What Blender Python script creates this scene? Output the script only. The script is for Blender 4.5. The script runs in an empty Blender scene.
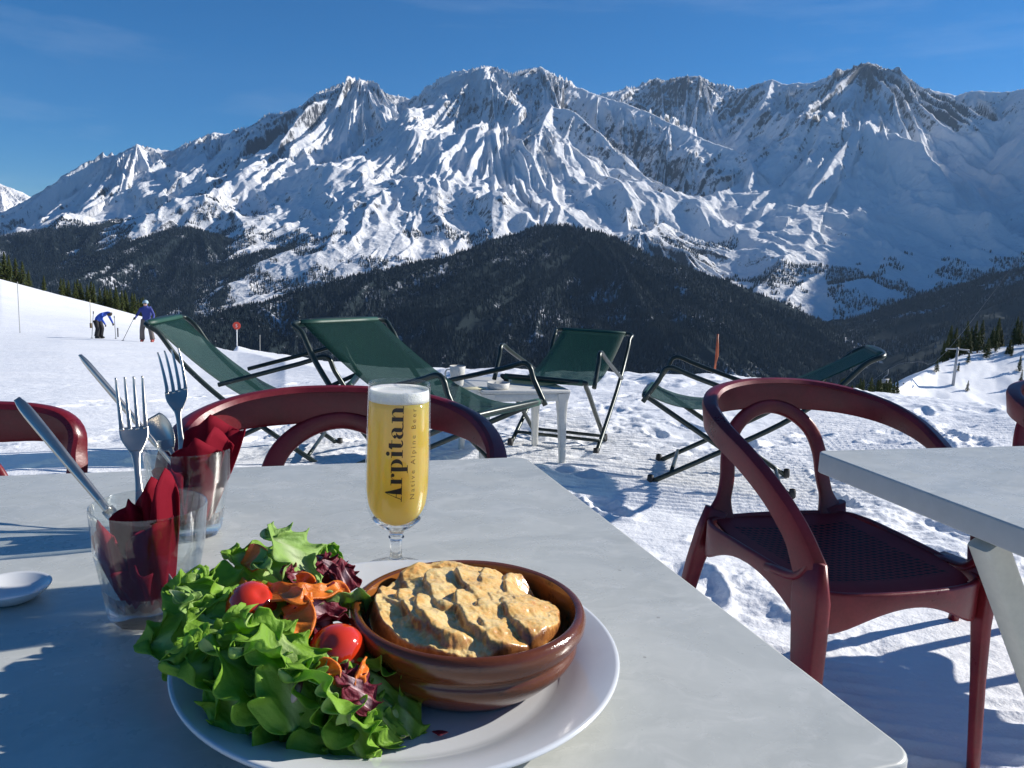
import bpy, bmesh, math, random
import numpy as np
from mathutils import Vector, Matrix, Euler
random.seed(7); RNG = np.random.default_rng(11)
scene = bpy.context.scene
COL = scene.collection
rad = math.radians
# ------------------------------------------------------------------ camera
CAM_H = 1.0; FOC = 770.0; PITCH = rad(8.6); ROLL = rad(2.5)
cF = Vector((0, math.cos(PITCH), -math.sin(PITCH)))
_u = Vector((0, math.sin(PITCH), math.cos(PITCH))); _r = Vector((1, 0, 0))
cR = _r*math.cos(ROLL) + _u*math.sin(ROLL); cU = -_r*math.sin(ROLL) + _u*math.cos(ROLL)
cam = bpy.data.cameras.new('camera'); camo = bpy.data.objects.new('camera', cam); COL.objects.link(camo)
cam.sensor_width = 36.0; cam.lens = FOC/1024*36.0; cam.clip_start = 0.02; cam.clip_end = 60000
camo.matrix_world = Matrix(((cR.x, cU.x, -cF.x, 0), (cR.y, cU.y, -cF.y, 0), (cR.z, cU.z, -cF.z, CAM_H), (0, 0, 0, 1)))
scene.camera = camo
def ray(u, v):
    d = cR*((u-512)/FOC) + cF + cU*((384-v)/FOC)
    return d
def on_z(u, v, z):           # sight line meets the height z
    d = ray(u, v); t = (z-CAM_H)/d.z
    return Vector((d.x*t, d.y*t, z))
def at_R(u, v, R):           # survey a bearing and elevation at range R
    d = ray(u, v); k = R/math.hypot(d.x, d.y)
    return Vector((d.x*k, d.y*k, CAM_H + d.z*k))
# ------------------------------------------------------------------ light
SUN_AZ = rad(71); SUN_EL = rad(27.5)       # azimuth clockwise from the view direction (+Y)
sdir = Vector((math.sin(SUN_AZ)*math.cos(SUN_EL), math.cos(SUN_AZ)*math.cos(SUN_EL), math.sin(SUN_EL)))
w = bpy.data.worlds.new('World'); scene.world = w; w.use_nodes = True
nt = w.node_tree; nt.nodes.clear()
wo = nt.nodes.new('ShaderNodeOutputWorld'); bg = nt.nodes.new('ShaderNodeBackground')
sky = nt.nodes.new('ShaderNodeTexSky'); sky.sky_type = 'NISHITA'; sky.sun_disc = False
sky.sun_elevation = SUN_EL; sky.sun_rotation = SUN_AZ; sky.altitude = 2000; sky.air_density = 1.0; sky.dust_density = 0.15; sky.ozone_density = 6.0
bg.inputs['Strength'].default_value = 0.085
hs = nt.nodes.new('ShaderNodeHueSaturation'); hs.inputs['Saturation'].default_value = 1.30; hs.inputs['Value'].default_value = .80; nt.links.new(sky.outputs[0], hs.inputs['Color']); 
tc = nt.nodes.new('ShaderNodeTexCoord'); mp_ = nt.nodes.new('ShaderNodeMapping'); mp_.inputs['Scale'].default_value = (1.2, 3.5, 11); mp_.inputs['Rotation'].default_value = (0.05, 0.12, .5)
ns_ = nt.nodes.new('ShaderNodeTexNoise'); ns_.inputs['Scale'].default_value = 1.3; ns_.inputs['Detail'].default_value = 6; ns_.inputs['Roughness'].default_value = .62; nt.links.new(tc.outputs['Generated'], mp_.inputs[0]); nt.links.new(mp_.outputs[0], ns_.inputs['Vector'])
mr_ = nt.nodes.new('ShaderNodeMapRange'); mr_.inputs[1].default_value = .52; mr_.inputs[2].default_value = .80; mr_.inputs[3].default_value = 0; mr_.inputs[4].default_value = .15; nt.links.new(ns_.outputs[0], mr_.inputs[0])
mxs = nt.nodes.new('ShaderNodeMix'); mxs.data_type = 'RGBA'; mxs.inputs[7].default_value = (6.0, 6.6, 7.4, 1); nt.links.new(mr_.outputs[0], mxs.inputs[0]); nt.links.new(hs.outputs[0], mxs.inputs[6]); nt.links.new(mxs.outputs[2], bg.inputs[0]); nt.links.new(bg.outputs[0], wo.inputs[0])
sl = bpy.data.lights.new('sun', 'SUN'); so = bpy.data.objects.new('sun', sl); COL.objects.link(so)
sl.energy = 4.8; sl.angle = rad(0.53); sl.color = (1.0, 0.945, 0.87)
so.rotation_euler = sdir.to_track_quat('Z', 'Y').to_euler()
scene.view_settings.view_transform = 'Standard'; scene.view_settings.look = 'None'
scene.view_settings.gamma = 1.0; scene.view_settings.use_curve_mapping = False; scene.view_settings.exposure = 0.62
scene.render.engine = 'CYCLES'
try:
    scene.cycles.use_denoising = True; scene.cycles.max_bounces = 14; scene.cycles.transparent_max_bounces = 24
    scene.cycles.transmission_bounces = 12; scene.cycles.caustics_refractive = True; scene.cycles.volume_bounces = 0
except Exception: pass
# ------------------------------------------------------------------ helpers
def link(o, parent=None):
    COL.objects.link(o)
    if parent is not None: o.parent = parent
    return o
def tag(o, label=None, cat=None, group=None, kind=None):
    if label: o['label'] = label
    if cat: o['category'] = cat
    if group: o['group'] = group
    if kind: o['kind'] = kind
    return o
def empty(name, loc=(0, 0, 0), rz=0.0, label=None, cat=None, group=None):
    o = bpy.data.objects.new(name, None); COL.objects.link(o); o.location = loc; o.rotation_euler = (0, 0, rz)
    o.empty_display_size = 0.05
    return tag(o, label, cat, group)
def mesh_obj(name, verts, faces, mat=None, parent=None, smooth=True):
    me = bpy.data.meshes.new(name); me.from_pydata([tuple(v) for v in verts], [], [tuple(f) for f in faces]); me.update()
    if smooth: me.polygons.foreach_set('use_smooth', [True]*len(me.polygons))
    if mat: me.materials.append(mat)
    return link(bpy.data.objects.new(name, me), parent)
def np_mesh(name, V, Fq, mat=None, parent=None, smooth=True):
    """V (n,3) float array, Fq (m,k) int array"""
    me = bpy.data.meshes.new(name); n = len(V); m, k = Fq.shape
    me.vertices.add(n); me.vertices.foreach_set('co', np.ascontiguousarray(V, dtype=np.float32).ravel())
    me.loops.add(m*k); me.loops.foreach_set('vertex_index', np.ascontiguousarray(Fq, dtype=np.int32).ravel())
    me.polygons.add(m); me.polygons.foreach_set('loop_start', np.arange(0, m*k, k, dtype=np.int32))
    me.polygons.foreach_set('loop_total', np.full(m, k, dtype=np.int32))
    me.polygons.foreach_set('use_smooth', np.full(m, smooth, dtype=bool)); me.update(calc_edges=True)
    if mat: me.materials.append(mat)
    return link(bpy.data.objects.new(name, me), parent)
def grid_faces(nr, nc, wrap=False):
    i = np.arange(nr-1)[:, None]*nc; j = np.arange(nc if wrap else nc-1)[None, :]; j2 = (j+1) % nc
    return np.stack([i+j, i+j2, i+nc+j2, i+nc+j], -1).reshape(-1, 4)
def bm_obj(name, bm, mat=None, parent=None, smooth=True, bevel=0, autosmooth=True):
    me = bpy.data.meshes.new(name); bmesh.ops.recalc_face_normals(bm, faces=bm.faces); bm.to_mesh(me); bm.free()
    if smooth: me.polygons.foreach_set('use_smooth', [True]*len(me.polygons))
    if mat: me.materials.append(mat)
    return link(bpy.data.objects.new(name, me), parent)
# periodic value noise, numpy
_T = RNG.random((256, 256)).astype(np.float32)*2-1
def vn(x, y):
    xi = np.floor(x); yi = np.floor(y); fx = (x-xi).astype(np.float32); fy = (y-yi).astype(np.float32)
    xi = xi.astype(np.int64) & 255; yi = yi.astype(np.int64) & 255; x1 = (xi+1) & 255; y1 = (yi+1) & 255
    fx = fx*fx*fx*(fx*(fx*6-15)+10); fy = fy*fy*fy*(fy*(fy*6-15)+10)
    return (_T[xi, yi]*(1-fx)+_T[x1, yi]*fx)*(1-fy)+(_T[xi, y1]*(1-fx)+_T[x1, y1]*fx)*fy
def fbm(x, y, o=5, g=.5):
    s = 0; a = 1; n = 0
    for k in range(o):
        s = s+a*vn(x+17.3*k, y-9.1*k); n += a; a *= g; c_, s_ = .8, .6; x, y = (x*c_-y*s_)*2.03, (x*s_+y*c_)*2.03
    return s/n
def ridged(x, y, o=5, g=.5):
    s = 0; a = 1; n = 0
    for k in range(o):
        s = s+a*(1-np.abs(vn(x+31.7*k, y+11.9*k))*1.9); n += a; a *= g; c_, s_ = .8, .6; x, y = (x*c_-y*s_)*2.03, (x*s_+y*c_)*2.03
    return s/n
def sstep(a, b, x):
    t = np.clip((x-a)/(b-a), 0, 1); return t*t*(3-2*t)
# node material helpers
class NT:
    def __init__(s, name):
        s.m = bpy.data.materials.new(name); s.m.use_nodes = True; s.t = s.m.node_tree; s.t.nodes.clear()
        s.out = s.n('ShaderNodeOutputMaterial')
    def n(s, typ, ins=None, **kw):
        nd = s.t.nodes.new(typ)
        for k, v in kw.items(): setattr(nd, k, v)
        for k, v in (ins or {}).items():
            if isinstance(v, bpy.types.NodeSocket): s.t.links.new(v, nd.inputs[k])
            else: nd.inputs[k].default_value = v
        return nd
    def noise(s, vec, scale, detail=4, rough=.55, dist=0.0, out=0):
        return s.n('ShaderNodeTexNoise', {'Vector': vec, 'Scale': scale, 'Detail': detail, 'Roughness': rough, 'Distortion': dist}).outputs[out]
    def math(s, op, a, b=0.0, c=0.0, clamp=False):
        return s.n('ShaderNodeMath', {0: a, 1: b, 2: c}, operation=op, use_clamp=clamp).outputs[0]
    def ramp(s, fac, stops, interp='LINEAR'):
        nd = s.n('ShaderNodeValToRGB', {0: fac}); cr = nd.color_ramp; cr.interpolation = interp
        while len(cr.elements) < len(stops): cr.elements.new(.5)
        for e, (p, c) in zip(cr.elements, stops):
            e.position = p; e.color = c if len(c) == 4 else (*c, 1)
        return nd.outputs[0]
    def mix(s, f, a, b):
        nd = s.n('ShaderNodeMix', data_type='RGBA')
        for k, v in ((0, f), (6, a), (7, b)):
            if isinstance(v, bpy.types.NodeSocket): s.t.links.new(v, nd.inputs[k])
            else: nd.inputs[k].default_value = v if k == 0 or len(v) == 4 else (*v, 1)
        return nd.outputs[2]
    def mapping(s, vec, scale=(1, 1, 1), rot=(0, 0, 0)):
        return s.n('ShaderNodeMapping', {'Vector': vec, 'Scale': scale, 'Rotation': rot}).outputs[0]
    def bump(s, h, strength=.3, dist=.01, normal=None):
        d = {'Height': h, 'Strength': strength, 'Distance': dist}
        if normal is not None: d['Normal'] = normal
        return s.n('ShaderNodeBump', d).outputs[0]
    def bsdf(s, **kw):
        nd = s.n('ShaderNodeBsdfPrincipled')
        for k, v in kw.items():
            k = k.replace('_', ' ')
            if isinstance(v, bpy.types.NodeSocket): s.t.links.new(v, nd.inputs[k])
            elif k == 'Base Color' and len(v) == 3: nd.inputs[k].default_value = (*v, 1)
            else: nd.inputs[k].default_value = v
        s.t.links.new(nd.outputs[0], s.out.inputs[0]); return nd
    @property
    def obj(s): return s.n('ShaderNodeTexCoord').outputs['Object']
    @property
    def geo(s): return s.n('ShaderNodeNewGeometry')
MAT = {}
HAZE_D = 2.0e-5
# ------------------------------------------------------------------ mountains
def ridge_pts(l):
    out = []; R = None
    known = [(i, p[2]) for i, p in enumerate(l) if len(p) > 2]
    for i, p in enumerate(l):
        if len(p) > 2: R = p[2]
        else:
            a = max([k for k in known if k[0] < i], key=lambda k: k[0]); b = [k for k in known if k[0] > i]
            if b: b = min(b, key=lambda k: k[0]); f = (i-a[0])/(b[0]-a[0]); R = a[1]*(1-f)+b[1]*f
            else: R = a[1]
        q = at_R(p[0], p[1], R*1000); out.append((q.x, q.y, q.z))
    return np.array(out)
RIDGES = [  # (bearing/elevation survey, slope, drop scale, spur amplitude, spur wavelength)
 ([(-300,120,9.5),(-120,150),(-40,172),(0,183),(22,194),(48,203),(85,225,9.0)], .62, 1500, 50, 600),
 ([(40,203,8.0),(60,191),(80,180),(105,163),(122,150),(137,143),(152,150),(172,151),(192,140),(214,132),(235,134),(256,126,8.2),(262,123),(285,111),(307,108),(320,102),(332,100),(345,93),(352,86),(361,79),(370,86),(378,95),(385,92),(400,97),(420,100),(437,94),(455,84),(468,75),(480,69),(490,66),(500,69),(510,75),(520,74),(530,73),(540,67),(548,71),(557,82),(564,84,7.8)], .85, 1500, 150, 420),
 ([(564,84,7.8),(598,94),(624,103),(650,112,7.3),(670,123),(700,136),(735,150,6.7),(750,158),(754,167,6.4),(748,185,6.1)], 1.02, 1300, 90, 330),
 ([(590,98,9.2),(609,92),(621,91),(635,92),(650,85),(657,77),(666,81),(675,81),(686,76),(700,76),(716,91),(735,91),(757,85),(772,79,8.8),(784,83),(804,83),(827,77),(847,69),(857,66),(868,61,8.2),(876,64),(882,69),(893,77),(921,87),(956,95,8.4),(972,91),(1011,91),(1024,88,8.3)], .85, 1500, 130, 420),
 ([(540,67,8.0),(545,90,7.5),(552,106,7.0),(575,112),(600,133),(620,155),(640,172,6.3),(655,185),(662,197,6.0),(652,215,5.7)], 1.15, 1200, 90, 260),
 ([(552,106,7.0),(543,122,6.6),(535,140,6.3),(533,160),(545,185,5.7),(560,205),(585,228,5.0)], 1.02, 1000, 90, 240),
 ([(490,66,8.1),(470,95,7.7),(455,118,7.3),(440,140,6.9),(425,160),(400,185,6.2),(365,215,5.7)], 0.96, 1200, 110, 300),
 ([(437,94,8.1),(420,115,7.6),(395,135),(365,165,6.8),(340,190),(300,225,6.0)], 0.96, 1200, 110, 300),
 ([(361,79,8.2),(350,105,7.8),(330,122),(312,145,7.2),(290,170),(265,205,6.4),(240,235,6.0)], 1.09, 1200, 120, 280),
 ([(320,102,8.1),(300,128,7.7),(280,150),(262,175,6.9)], 1.09, 1200, 100, 260),
 ([(262,123,8.2),(255,145,7.7),(245,170,7.2),(232,200),(222,240,6.3)], 1.09, 1200, 110, 260),
 ([(192,140,8.2),(198,160,7.7),(205,185,7.2),(208,215),(215,245,6.3)], 1.09, 1200, 110, 260),
 ([(137,143,8.0),(148,165,7.6),(155,190,7.2),(165,215,6.8)], 1.09, 1200, 110, 260),
 ([(105,163,8.0),(100,185,7.6),(95,215,7.1)], 1.09, 1200, 100, 260),
 ([(772,79,8.8),(765,100,8.2),(745,125,7.8),(735,140,7.4)], 1.02, 1200, 90, 260),
 ([(700,76,9.0),(712,110,8.4),(725,135,8.0)], 1.09, 1200, 90, 260),
 ([(868,61,8.2),(855,80,7.9),(843,95,7.6),(836,118,7.3),(815,140),(800,170,6.7),(775,200,6.3),(760,230,5.8)], 0.96, 1200, 90, 280),
 ([(893,77,8.1),(882,115,7.5),(865,148,7.0),(845,182,6.6),(822,208,6.2),(812,238,5.8),(800,262,5.3)], 1.22, 1200, 210, 210),
 ([(1024,88,8.3),(1075,74,7.9),(1130,62,7.4),(1200,54,6.8),(1300,44,6.2),(1450,30,5.6)], .9, 2400, 60, 420),
 ([(640,232,4.6),(665,222,5.0),(700,240,5.0),(730,262,4.8),(770,285,4.4)], .6, 800, 60, 200),
]
HILLS = [
 ([(-250,255,6.2),(-100,243),(0,236,6.0),(50,229),(100,223),(150,217),(180,211,6.2),(200,220),(222,245,6.4)], .45, 900, 40, 500),
 ([(40,300,4.2),(60,284,4.6),(100,262),(140,243),(176,226,5.4),(195,226),(210,238),(224,264,5.2),(200,285,4.8)], .5, 900, 40, 400),
 ([(130,320,4.0),(150,304,4.2),(215,268,4.6),(260,252),(300,243,4.9),(350,234),(400,228,5.2),(450,226,5.6)], .5, 900, 40, 400),
 ([(180,330,2.8),(240,312),(300,292,3.1),(380,270),(440,260),(500,240),(540,226,3.6),(570,226),(600,233),(660,257),(700,274),(760,298),(810,322),(850,344,3.0),(900,385,2.6)], .52, 1200, 50, 300),
 ([(540,226,3.6),(520,255,3.3),(490,290,3.0),(455,330,2.6)], .5, 900, 40, 300),
 ([(600,233,3.6),(620,262,3.3),(600,300,2.9),(590,345,2.5)], .5, 900, 40, 300),
 ([(660,257,3.5),(700,292,3.1),(715,335,2.6)], .5, 900, 40, 300),
 ([(860,385,2.6),(920,350,2.9),(970,325,3.2),(1024,300,3.5),(1150,230,4.0),(1400,100,4.6)], .5, 1200, 40, 300),
]
def massif(px, py, ridges, base, lin=.42):
    sh = px.shape; px = px.ravel(); py = py.ravel()
    H = np.full(px.shape, base, np.float32); DM = np.full(px.shape, 400, np.float32)
    wx = fbm(px/900+3, py/900, 3)*90; wy = fbm(px/900, py/900+50, 3)*90; wd = (wx+wy)*.5
    for k, (l, sl_, D0, amp, wl) in enumerate(ridges):
        pts = ridge_pts(l); S = 0
        for a, b in zip(pts[:-1], pts[1:]):
            dx, dy = b[0]-a[0], b[1]-a[1]; L2 = dx*dx+dy*dy; L = math.sqrt(L2)
            ids = np.nonzero(max(a[2], b[2])+2*amp-sl_*lin*.9*(np.hypot(px-a[0], py-a[1])-L) > H)[0]
            X = px[ids]; Y = py[ids]
            tu = ((X-a[0])*dx+(Y-a[1])*dy)/L2; t = np.clip(tu, 0, 1)
            d = np.hypot(X-a[0]-t*dx, Y-a[1]-t*dy); z = a[2]+t*(b[2]-a[2])
            dw = np.maximum(d+wd[ids]*sstep(50, 600, d), 0)
            drop = sl_*(D0*(1-np.exp(-dw/D0))*(1-lin)+lin*dw)
            base_h = z-drop; m = base_h+1.6*amp > H[ids]; ids = ids[m]
            if len(ids):
                DM[ids] = np.minimum(DM[ids], d[m])
                d = d[m]; dw = dw[m]; base_h = base_h[m]
                ov = np.abs(tu[m]-t[m])*L; ang = np.arcsin(np.clip(ov/np.maximum(d, 1), 0, 1))
                ws = S+t[m]*L+np.sign(tu[m]-.5)*ang*wl*3+wx[ids]*.8*sstep(0, 500, d)+k*977
                sp = 1-np.abs(vn(ws/wl, dw/(wl*7)+k*7.7))*2
                sp2 = 1-np.abs(vn(ws/(wl*.37)+40, dw/(wl*2.6)+k*3.1))*2
                sp3 = 1-np.abs(vn(ws/(wl*.14)+90, dw/(wl*1.1)+k*5.1))*2
                e = sstep(0, 350, d)*(1-.6*sstep(1400, 3000, d)); e1 = sstep(0, 90, d)*(1-.5*sstep(1400, 3000, d))
                h = base_h+1.25*(amp*(sp-.35)*e+amp*.45*(sp2-.3)*(e*.6+e1*.4)+amp*.22*(sp3-.3)*e1)
                H[ids] = np.maximum(H[ids], h)
            S += L
    return H.reshape(sh), sstep(30, 400, DM.reshape(sh))
MN_A, MN_R = 1500, 820
az = np.concatenate([np.linspace(rad(-41), rad(37), MN_A-160), rad(37)+rad(23)*np.linspace(0, 1, 161)[1:]**1.3]); AZM = az; Rr = 3800*(10800/3800)**np.linspace(0, 1, MN_R)
RR, AA = np.meshgrid(Rr, az, indexing='ij'); RR = RR.astype(np.float32); AA = AA.astype(np.float32)
px = RR*np.sin(AA); py = RR*np.cos(AA)
Hm, em = massif(px, py, RIDGES, -460); Hm = np.maximum(Hm, -460+200*sstep(rad(4), rad(16), AA))
rough = ridged(px/260, py/260, 5, .55)
hz = fbm(px/70, py/70, 3)
big = ridged(px/620+py/1500, py/1500-px/2600, 4, .55)
dome = at_R(487, 72, 8100); dm = 1-.9*np.exp(-((px-dome.x)**2+(py-dome.y)**2)/260.0**2)
Hm = Hm + (big-.5)*150*em*dm*sstep(-200, 500, Hm)*(1-sstep(rad(33), rad(37), AA)*.8) + (rough-.45)*24*dm + hz*5*dm
V = np.stack([px, py, Hm], -1).reshape(-1, 3)
# where the cliffs are bare and where glaciers and bowls lie smooth (surveyed spots: bearing, elevation, km, radius m, bias)
RB = np.zeros(len(V), np.float32)
for u, v, R, rr0, bb in [(487, 74, 8.1, 330, -.8), (470, 95, 7.8, 200, -.35), (867, 67, 8.1, 230, .45), (675, 88, 9.0, 350, .25), (700, 85, 9.0, 300, .2), (610, 150, 7.6, 300, -.3), (690, 180, 7.4, 420, -.35), (740, 245, 5.6, 450, -.2),
        (950, 220, 6.6, 700, -.45), (900, 280, 5.6, 600, -.3), (1000, 180, 6.8, 700, -.45), (860, 200, 6.6, 380, .26), (900, 150, 7.2, 380, .24), (950, 120, 7.7, 300, .2), (640, 120, 7.3, 350, .10), (450, 175, 6.6, 500, -.18), (370, 165, 7.0, 500, -.15), (520, 200, 5.9, 350, -.12), (130, 190, 7.6, 500, .05), (30, 210, 9.0, 900, -.4), (80, 185, 8.0, 400, -.3), (110, 175, 7.8, 400, -.25), (180, 175, 7.8, 500, -.15), (330, 130, 7.8, 400, -.1), (250, 150, 7.6, 500, .04), (700, 260, 4.9, 400, .12), (800, 260, 5.3, 350, .12)]:
    c = at_R(u, v, R*1000); RB += bb*np.exp(-((V[:, 0]-c.x)**2+(V[:, 1]-c.y)**2)/(rr0*rr0)).astype(np.float32)
def rock_mat():
    t = NT('alpine_snow_rock'); g = t.geo; P = g.outputs['Position']
    sep = t.n('ShaderNodeSeparateXYZ', {0: g.outputs['Normal']}); nz = sep.outputs[2]
    pz = t.n('ShaderNodeSeparateXYZ', {0: P}).outputs[2]
    n1 = t.noise(P, 1/150, 8, .72); n2 = t.noise(t.mapping(P, (1, 1, .4)), 1/45, 7, .8); n3 = t.noise(P, 1/800, 3, .5)
    h = t.math('ADD', t.math('MULTIPLY', n1, .8), t.math('MULTIPLY', n2, 1.3))
    h = t.math('ADD', h, t.math('MULTIPLY', n3, .5))        # mean about 1.4
    st = t.math('SUBTRACT', 1.0, nz)
    low = t.n('ShaderNodeMapRange', {0: pz, 1: -300.0, 2: 500.0, 3: .10, 4: 0.0}).outputs[0]
    r = t.math('ADD', t.math('ADD', t.math('MULTIPLY', st, .62), h), low)
    r = t.math('ADD', r, t.n('ShaderNodeAttribute', attribute_name='bareness').outputs['Fac'])
    f = t.n('ShaderNodeMapRange', {0: r, 1: 1.62, 2: 1.76}).outputs[0]
    rock = t.mix(n2, (.020, .022, .027), (.075, .075, .080))
    snow = t.mix(n1, (.80, .81, .83), (.88, .88, .88))
    colr = t.mix(f, snow, rock)
    b = t.bump(n2, .9, 14.0, t.bump(n1, .9, 22.0))
    t.bsdf(Base_Color=colr, Roughness=.8, Normal=b, Specular_IOR_Level=.1); return t.m
MAT['mountain'] = rock_mat()
mo = np_mesh('mountain_range', V, grid_faces(MN_R, MN_A), MAT['mountain']); at_ = mo.data.attributes.new('bareness', 'FLOAT', 'POINT'); at_.data.foreach_set('value', RB); tag(mo, kind='structure')
# forested hills in front
HA, HR = 760, 420
az = np.linspace(rad(-41), rad(43), HA); Rr = 1500*(7000/1500)**np.linspace(0, 1, HR)
RR, AA = np.meshgrid(Rr, az, indexing='ij'); hx = RR*np.sin(AA); hy = RR*np.cos(AA)
def hill_h(x, y):
    h = massif(x, y, HILLS, -1000)[0]
    return h + (ridged(x/300, y/300, 4)-.5)*22
Hh = hill_h(hx.astype(np.float32), hy.astype(np.float32))
V2 = np.stack([hx, hy, Hh], -1).reshape(-1, 3)
def hill_mat():
    t = NT('forest_floor_snow'); g = t.geo; P = g.outputs['Position']
    n1 = t.noise(P, 1/25, 5, .7); n2 = t.noise(P, 1/260, 5, .6)
    c = t.mix(t.n('ShaderNodeMapRange', {0: t.math('ADD', t.math('MULTIPLY', n1, .5), n2), 1: .84, 2: .95}).outputs[0], (.018, .027, .030), (.55, .57, .62))
    t.bsdf(Base_Color=c, Roughness=.9, Specular_IOR_Level=.05, Normal=t.bump(n1, .8, 5.0)); return t.m
MAT['hill'] = hill_mat()
ho = np_mesh('forest_hills', V2, grid_faces(HR, HA), MAT['hill']); tag(ho, kind='structure')
# trees on the far slopes: nobody could count them
def bilinear(Hg, r0, r1, x, y, na, nr, AZ=None):
    R = np.hypot(x, y); A = np.arctan2(x, y)
    fi = np.log(R/r0)/np.log(r1/r0)*(nr-1); fj = (A-rad(-41))/(rad(84))*(na-1) if AZ is None else np.interp(A, AZ, np.arange(na))
    i = np.clip(fi.astype(int), 0, nr-2); j = np.clip(fj.astype(int), 0, na-2); a = fi-i; b = fj-j
    return (Hg[i, j]*(1-a)*(1-b)+Hg[i+1, j]*a*(1-b)+Hg[i, j+1]*(1-a)*b+Hg[i+1, j+1]*a*b)
def far_forest(name, Hg, r0, r1, na, nr, n, rlo, rhi, maskf, hmin, hmax, mat, label, AZ=None):
    A = rad(-40)+RNG.random(n)*rad(82); R = np.sqrt(rlo**2+RNG.random(n)*(rhi**2-rlo**2)); x = R*np.sin(A); y = R*np.cos(A)
    z = bilinear(Hg, r0, r1, x, y, na, nr, AZ); k = maskf(x, y, z, A, R); x, y, z = x[k], y[k], z[k]
    # keep those not hidden behind nearer ground
    el = (Hg-CAM_H)/(r0*(r1/r0)**np.linspace(0, 1, nr))[:, None]; mx = np.maximum.accumulate(el, 0)
    R = np.hypot(x, y); A = np.arctan2(x, y); fi = np.log(R/r0)/np.log(r1/r0)*(nr-1); fj = (A-rad(-41))/(rad(84))*(na-1) if AZ is None else np.interp(A, AZ, np.arange(na))
    vis = (z+30-CAM_H)/R > mx[np.clip(fi.astype(int)-1, 0, nr-1), np.clip(fj.astype(int), 0, na-1)]
    x, y, z, R = x[vis], y[vis], z[vis], R[vis]; m = len(x)
    h = hmin+RNG.random(m)*(hmax-hmin); rr = h*(.17+.08*RNG.random(m)); ph = RNG.random(m)*6.28
    V = np.zeros((m, 9, 3), np.float32)
    for q in range(4):
        V[:, q, 0] = x+rr*np.cos(ph+q*1.571); V[:, q, 1] = y+rr*np.sin(ph+q*1.571); V[:, q, 2] = z-h*.12
        V[:, 4+q, 0] = x+rr*.62*np.cos(ph+.8+q*1.571); V[:, 4+q, 1] = y+rr*.62*np.sin(ph+.8+q*1.571); V[:, 4+q, 2] = z+h*.42
    V[:, 8, 0] = x; V[:, 8, 1] = y; V[:, 8, 2] = z+h
    # lower cone rises to a mid point slightly inside, upper cone to tip
    V = np.concatenate([V, V[:, 8:9]], 1); V[:, 9, 2] = z+h*.66
    tri = np.array([[q, (q+1) % 4, 9] for q in range(4)]+[[4+q, 4+(q+1) % 4, 8] for q in range(4)])
    Ff = (np.arange(m)[:, None, None]*10+tri[None]).reshape(-1, 3)
    o = np_mesh(name, V.reshape(-1, 3), Ff, mat, smooth=False); tag(o, label, 'forest', kind='stuff'); print(name, m)
    return o
def tree_mat(name, dark, snow, amt, sc):
    t = NT(name); g = t.geo; P = g.outputs['Position']
    wn = t.n('ShaderNodeTexWhiteNoise', {'Vector': t.n('ShaderNodeVectorMath', {0: P, 1: (sc, sc, sc*2)}, operation='SNAP').outputs[0]}).outputs[0]
    big = t.noise(P, 1/350, 3, .6)
    f = t.math('ADD', t.math('MULTIPLY', wn, .55), t.math('MULTIPLY', big, 1.0))
    f = t.n('ShaderNodeMapRange', {0: f, 1: 1.02-amt, 2: 1.22-amt}).outputs[0]
    base = t.mix(wn, dark, tuple(min(1, q*2.2) for q in dark))
    t.bsdf(Base_Color=t.mix(f, base, snow), Roughness=.9, Specular_IOR_Level=.05); return t.m
MAT['fartree'] = tree_mat('far_conifer', (.009, .014, .016), (.16, .18, .21), .02, 7.0)
def hmask(x, y, z, A, R):
    n = fbm(x/260, y/260, 4)
    clear = fbm(x/420+9, y/180+4, 3) > .42
    return (~clear | (RNG.random(len(x)) < .12)) & (n > -.75)
far_forest('far_forest', Hh, 1500, 7000, HA, HR, 330000, 1700, 6600, hmask, 12, 24, MAT['fartree'], 'dark snow dusted conifer forest covering the lower slopes')
def mmask(x, y, z, A, R):
    n = fbm(x/300+30, y/300, 4); 
    tl = 150 + n*450
    return (z < tl) & (fbm(x/130, y/130+7, 3) > -.1)
far_forest('slope_forest', Hm, 3800, 10800, MN_A, MN_R, 160000, 3900, 6800, mmask, 12, 20, MAT['fartree'], 'scattered dark trees dotting the steep snow slopes under the peaks', AZM)
# ------------------------------------------------------------------ near snow terrain
def az_of(u, v=330):
    d = ray(u, v); return math.atan2(d.x, d.y)
# (bearing u, crest v, crest range, knee v, knee range)
CREST = [(-900, 255, 160, 345, 32), (-300, 262, 190, 340, 32), (0, 279, 200, 337, 32), (60, 295, 200, 337, 32), (100, 305, 195, 338, 32), (150, 319, 185, 340, 32),
         (200, 336, 110, 345, 28), (237, 346, 34, 352, 20), (285, 354, 22, 362, 12), (340, 362, 15, 375, 9), (450, 371, 9.5, 392, 6.5), (560, 374, 8.4, 400, 5.5),
         (640, 375, 8.0, 402, 5.5), (740, 379, 7.8, 408, 5.4), (820, 387, 7.6, 415, 5.3), (900, 397, 7.4, 421, 5.2), (1024, 413, 7.2, 435, 5.1), (1300, 440, 7.0, 462, 5.0)]
cA, cR_, cZ, kR, kZ = [], [], [], [], []
for u, v, r, kv, kr in CREST:
    a = az_of(u, v); p = at_R(u, v, r); q = at_R(u, kv, kr); cA.append(a); cR_.append(r); cZ.append(p.z); kR.append(kr); kZ.append(min(q.z, 0.0))
cA = np.array(cA); cR_ = np.array(cR_, float); cZ = np.array(cZ); kR = np.array(kR, float); kZ = np.array(kZ)
BOOTS = []
_rb = random.Random(31)
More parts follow.
